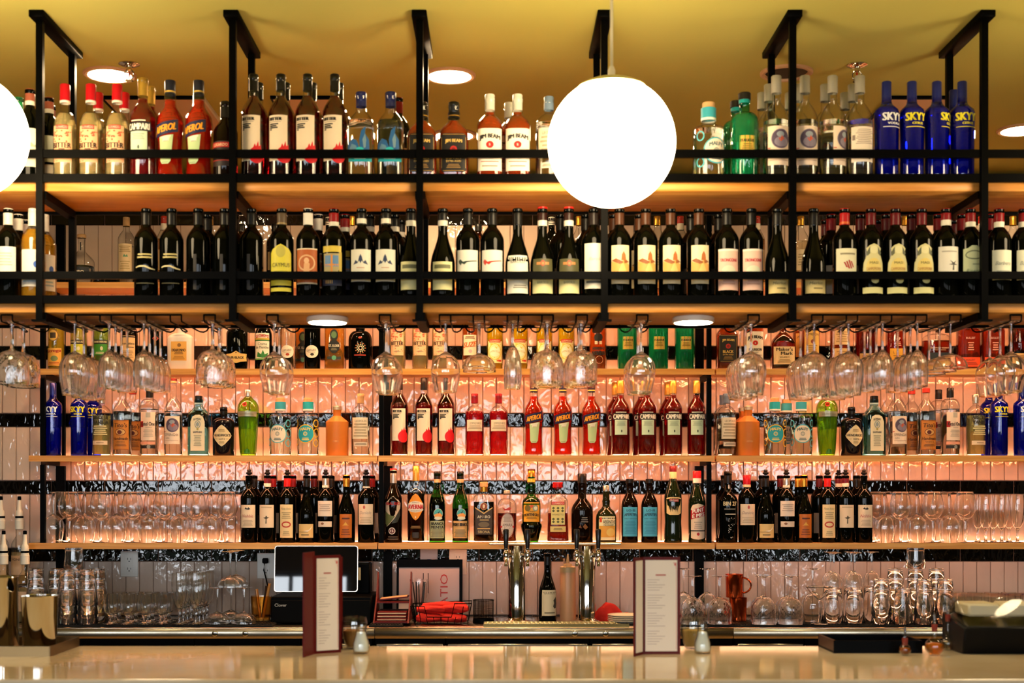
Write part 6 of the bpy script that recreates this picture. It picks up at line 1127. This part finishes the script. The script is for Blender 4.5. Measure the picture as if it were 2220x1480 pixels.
# ------------------------------------------------------------------ syrup bottles with white pourers
t = thing('bottle_riser', 'black step for syrup bottles at the left end of counter', 'riser', (X(20, 6.1), 6.10, CT))
obj('step', MB().box(-.16, .10, -.02, .15, 0, .148, BLACKM).mesh('step', False), t)
def syrup(px, Y, z, label, name=None, r=35):
    t = thing('syrup_bottle', label, 'bottle', (X(px, Y), Y, z), 0, 'syrup bottles with white pourers'); pr = P(r, 178, 226, 13, 262, 's')
    obj('bottle', MB().lathe(mm(pr), 28, CLEAR).mesh('bottle', True, 50), t)
    obj('liquid', MB().lathe(mm([(0, 6), (r - 6, 6), (r - 2.2, 10), (r - 2.2, 150), (0, 150)]), 28, liquid('#e8c080')).mesh('liquid', True, 50), t)
    lb = MB().add([((r + .5) / 1000 * math.sin(a), -(r + .5) / 1000 * math.cos(a), zz) for zz in (.05, .135) for a in [-1 + i * .2 for i in range(11)]], [(i, i + 1, i + 12, i + 11) for i in range(10)], paper('#c8a078'))
    l_ = obj('label', lb.mesh('label'), t)
    if name:
        v, f, a = text_mesh(name); w = .016; obj('lettering', MB().add([((r + 1.2) / 1000 * math.sin(x * .011 / r * 1000), -(r + 1.2) / 1000 * math.cos(x * .011 / r * 1000), .118 + zz * .011) for x, zz in v], f, paper('#3a2c24')).mesh('lettering', False), l_)
    p_ = obj('pourer', MB().lathe(mm([(16, 250), (19, 252), (19, 290), (17, 292), (16.5, 318), (15, 330), (10, 338), (8, 366), (7, 384), (0, 385)]), 24, mat('white pourer', '#ded6c4', .4)).mesh('pourer', True, 40), t)
    obj('ring', MB().lathe(mm([(17, 300), (17.8, 301), (17.8, 308), (17, 309)]), 24, BLACKM).mesh('ring'), p_); obj('tip', MB().lathe(mm([(7.6, 380), (8.4, 384), (7.6, 396), (0, 397)]), 16, BLACKM).mesh('tip'), p_)
syrup(42, 6.13, CT + .148, 'rear syrup bottle with white pourer nearest the shelf end', 'MONIN'); syrup(2, 6.13, CT + .148, 'rear syrup bottle with white pourer at the left edge')
syrup(8, 5.97, CT, 'front syrup bottle with white pourer at the left edge'); syrup(54, 5.97, CT, 'front syrup bottle with white pourer beside the pint glasses')

# ------------------------------------------------------------------ things on the front bar
t = thing('steel_tray', 'brushed steel tray under the shaker tins', 'tray', (-1.45, 3.955, BT)); a, b, c_, d_ = -.23, .217, -.135, .135
TS = mat('tray steel', '#7a6444', .4, 1.0)
st = MB().box(a, b, c_, d_, 0, .003, TS)
for q in ((a, b, c_ - .002, c_), (a, b, d_, d_ + .002), (a - .002, a, c_, d_), (b, b + .002, c_, d_)): st.box(*q, 0, .028, TS)
obj('tray', st.mesh('tray', False), t)
def tin(px, Y, H_, r0, r1, label):
    prf = [(0, 1.2), (r0 - 5, 0), (r0 - 1, 1.5), (r0, 6), (r1, H_ - 2), (r1 + .8, H_), (r1 - 1, H_), (r0 - 1.2, 6), (0, 3)]
    t = thing('shaker_tin', label, 'shaker', (X(px, Y), Y, BT + .0032), 0, 'steel shaker tins'); obj('cup', MB().lathe(mm(prf), 44, CHROME).mesh('cup', True, 40), t)
    obj('rolled_rim', MB().tube([((r1 + .4) / 1000 * math.cos(2 * math.pi * i / 40), (r1 + .4) / 1000 * math.sin(2 * math.pi * i / 40), H_ / 1000) for i in range(40)], .0012, 6, CHROME, closed=True).mesh('rolled_rim'), t)
tin(4, 3.98, 208, 47, 44, 'taller steel shaker tin at the left edge'); tin(86, 3.95, 156, 46, 52, 'shorter wide steel shaker tin in the tray')

def menu(px_h, Yh, px_l, Yl, px_r, Yr, H_, label, tall):
    xh, xl, xr = X(px_h, Yh), X(px_l, Yl), X(px_r, Yr); t = thing('menu_stand', label, 'menu', (xh, Yh, BT), 0, 'standing menus on the bar')
    def panel(nm, dx, dy, h, th, m, inset=0.0, off=0.0, par=t):
        L = math.hypot(dx, dy); ux, uy = dx / L, dy / L; nx, ny = uy, -ux
        if ny > 0: nx, ny = -nx, -ny
        def pt(s, o): return (ux * s + nx * o, uy * s + ny * o)
        s0, s1 = inset, L - inset; z0, z1 = inset, h - inset
        A, B_, C_, D = pt(s0, off), pt(s1, off), pt(s1, off + th), pt(s0, off + th)
        v = [(*A, z0), (*B_, z0), (*C_, z0), (*D, z0), (*A, z1), (*B_, z1), (*C_, z1), (*D, z1)]
        o = obj(nm, MB().add(v, [(0, 3, 2, 1), (4, 5, 6, 7), (0, 1, 5, 4), (1, 2, 6, 5), (2, 3, 7, 6), (3, 0, 4, 7)], m).mesh(nm, False), par); return o, pt, L
    fc, pt, L = panel('front_cover', xr - xh, Yr - Yh, H_, .004, REDCOVER)
    pg, _, _ = panel('page', xr - xh, Yr - Yh, H_, .001, paper('#e2d6c4'), .0085, .0042, fc)
    ln = MB(); n = 26
    for k in range(n):
        z = .028 + (H_ - .085) * k / n; w0, w1 = .014, L * (.38 + .22 * ((k * 5) % 4) / 3)
        if k % 7 == 6: continue
        p0, p1 = pt(w0, .0056), pt(w1, .0056); ln.add([(*p0, z), (*p1, z), (*p1, z + .0017), (*p0, z + .0017)], [(0, 1, 2, 3)], paper('#b8a898'))
    p0, p1 = pt(L * .35, .0056), pt(L * .62, .0056); z = H_ - .052; ln.add([(*p0, z), (*p1, z), (*p1, z + .004), (*p0, z + .004)], [(0, 1, 2, 3)], paper('#b05a4c'))
    for s0, s1, z0, z1 in ((L - .020, L - .011, H_ - .017, H_ - .0155), (L - .0125, L - .011, H_ - .032, H_ - .0155), (L - .017, L - .0125, H_ - .024, H_ - .0175), (L - .0115, L - .0105, .014, H_ - .03)):
        p0, p1 = pt(s0, .0056), pt(s1, .0056); ln.add([(*p0, z0), (*p1, z0), (*p1, z1), (*p0, z1)], [(0, 1, 2, 3)], paper('#c86458'))
    obj('print', ln.mesh('print', False), pg)
    sc2, pt2, L2 = panel('side_cover', xl - xh, Yl - Yh, H_ * tall, .004, REDCOVER)
    if tall == 1: panel('page', xl - xh, Yl - Yh, H_, .001, paper('#dcd4c8'), .0085, .0042, sc2)
    # rear leg panel that keeps it standing
    panel('rear_cover', (xr - xh) * .9, .09 + Yr - Yh, H_ * .97, .004, REDCOVER)
menu(679, 3.885, 656, 3.80, 738, 3.93, .276, 'left standing dark red menu on the bar, in front of the tablet', 1.04)
menu(1392, 3.88, 1373, 3.82, 1474, 3.885, .272, 'right standing dark red menu with white page, beside the plates', 1)

def jar(px, Y, label, fill):
    t = thing('glass_jar', label, 'jar', (X(px, Y), Y, BT), 0, 'glass sugar jars'); 
    obj('jar', MB().lathe(mm([(0, 1), (20, 0), (24, 3), (31, 22), (37, 56), (38, 76), (34, 92), (31.5, 92), (35.5, 75), (34.5, 56), (29, 23), (22, 6), (0, 5)]), 36, CLEAR).mesh('jar', True, 50), t)
    obj('sugar', MB().lathe(mm([(0, 6.5), (21, 7.2), (28, 23), (33.2, 50), (30, 54), (0, 56)]), 32, bump(mat(fill[0], fill[1], .9), (1, 1, 1), 400, .5, .002)).mesh('sugar', True, 50), t)
jar(768, 4.03, 'round glass jar of brown sugar right of the left menu', ('brown sugar', '#8a5a1c')); jar(1503, 4.03, 'round glass jar of amber sugar right of the right menu', ('amber sugar', '#9a7a34'))
def shaker(px, Y, label):
    t = thing('salt_carafe', label, 'carafe', (X(px, Y), Y, BT), 0, 'white salt carafes')
    obj('carafe', MB().lathe(mm([(0, 1), (19, 0), (22, 2), (24, 12), (23, 28), (16, 52), (14, 66), (16, 80), (14.6, 80), (12.6, 66), (14.6, 52), (21.4, 28), (22, 12), (20, 6), (0, 5)]), 32, shell('greenish glass', (.965, .985, .97))).mesh('carafe', True, 50), t)
    obj('salt', MB().lathe(mm([(0, 6), (19, 7), (21, 12), (20.4, 28), (13.8, 50), (12, 60), (0, 62)]), 28, mat('white salt', '#eceae0', .9)).mesh('salt', True, 50), t)
shaker(783, 3.90, 'small white salt carafe in front of the brown sugar jar'); shaker(1523, 3.90, 'small white salt carafe in front of the amber sugar jar')

x0 = X(1808, 3.90)
t = thing('bar_tray', 'low black service tray on the bar before the right glassware', 'tray', (x0, 3.90, BT))
obj('tray', MB().box(0, X(2000, 3.9) - x0, 0, .19, 0, .006, BLACKM).box(0, X(2000, 3.9) - x0, 0, .006, .006, .036, BLACKM).box(0, X(2000, 3.9) - x0, .184, .19, .006, .036, BLACKM).box(0, .006, .006, .184, .006, .036, mat('brown tray end', '#3a1c0a', .5)).box(X(2000, 3.9) - x0 - .006, X(2000, 3.9) - x0, .006, .184, .006, .036, BLACKM).mesh('tray', False), t)
def dropper(px, Y, r, Hn, liqc, label):
    t = thing('bitters_bottle', label, 'bottle', (X(px, Y), Y, BT), 0, 'bitters bottles on the bar'); zc = r * .92
    pr = [(0, 1), (r * .5, 0)] + [(r * math.sin(a), zc - r * .92 * math.cos(a)) for a in [.6 + i * .25 for i in range(8)]] + [(8, zc + r * .95), (7.5, Hn), (9, Hn + 2), (6, Hn + 3), (0, Hn + 3)]
    obj('bottle', MB().lathe(mm(pr), 28, CLEAR).mesh('bottle', True, 50), t)
    obj('liquid', MB().lathe(mm([(0, 4), (r * .5, 4)] + [((r - 2) * math.sin(a), zc - (r - 2) * .9 * math.cos(a)) for a in [.7 + i * .25 for i in range(6)]] + [(0, zc + r * .45)]), 28, liquid(liqc)).mesh('liquid', True, 50), t)
    obj('cork', MB().lathe(mm([(0, Hn - 6), (7, Hn - 6), (8, Hn + 14), (0, Hn + 14)]), 16, mat('red cork', '#7a2414', .7)).mesh('cork', True, 40), t)
    obj('dasher', MB().lathe(mm([(3.4, Hn + 14), (3.4, Hn + 40), (2, Hn + 46), (0, Hn + 46)]), 12, GLASS).mesh('dasher', True, 40), t)
dropper(2026, 3.85, 27, 72, '#d8781c', 'round amber bitters bottle with glass dasher before the black caddy'); dropper(2055, 3.99, 20, 88, '#e8d8b0', 'slim clear bitters bottle behind the round amber one'); dropper(1962, 3.85, 17, 34, '#c0600e', 'short amber bitters bottle at the end of the tray')
x0 = X(2092, 3.86)
t = thing('garnish_caddy', 'black garnish caddy with clear lid at the right edge', 'caddy', (x0, 3.86, BT))
v = [(0, .02, 0), (.30, .02, 0), (.30, .20, 0), (0, .20, 0), (0, 0, .075), (.30, 0, .075), (.30, .20, .105), (0, .20, .105)]
FB = [(0, 3, 2, 1), (4, 5, 6, 7), (0, 1, 5, 4), (1, 2, 6, 5), (2, 3, 7, 6), (3, 0, 4, 7)]
obj('base', MB().add(v, FB, mat('caddy black', (.003, .003, .003), .4, spec=.12)).mesh('base', True, 40, .004), t)
v = [(.004, .002, .077), (.296, .002, .077), (.296, .198, .107), (.004, .198, .107), (-.004, .06, .155), (.30, .06, .155), (.30, .204, .160), (-.004, .204, .160)]
obj('lid', MB().add(v, FB, shell('clear acrylic', (.86, .86, .84), .05)).mesh('lid', True, 40, .005), t)
for i in range(2):
    o = obj('garnish_tub', MB().box(.03 + i * .11, .12 + i * .11, .06, .18, .102, .138, mat('ivory tub', '#e0d4b4', .5)).mesh('garnish_tub', True, 40, .006), t)
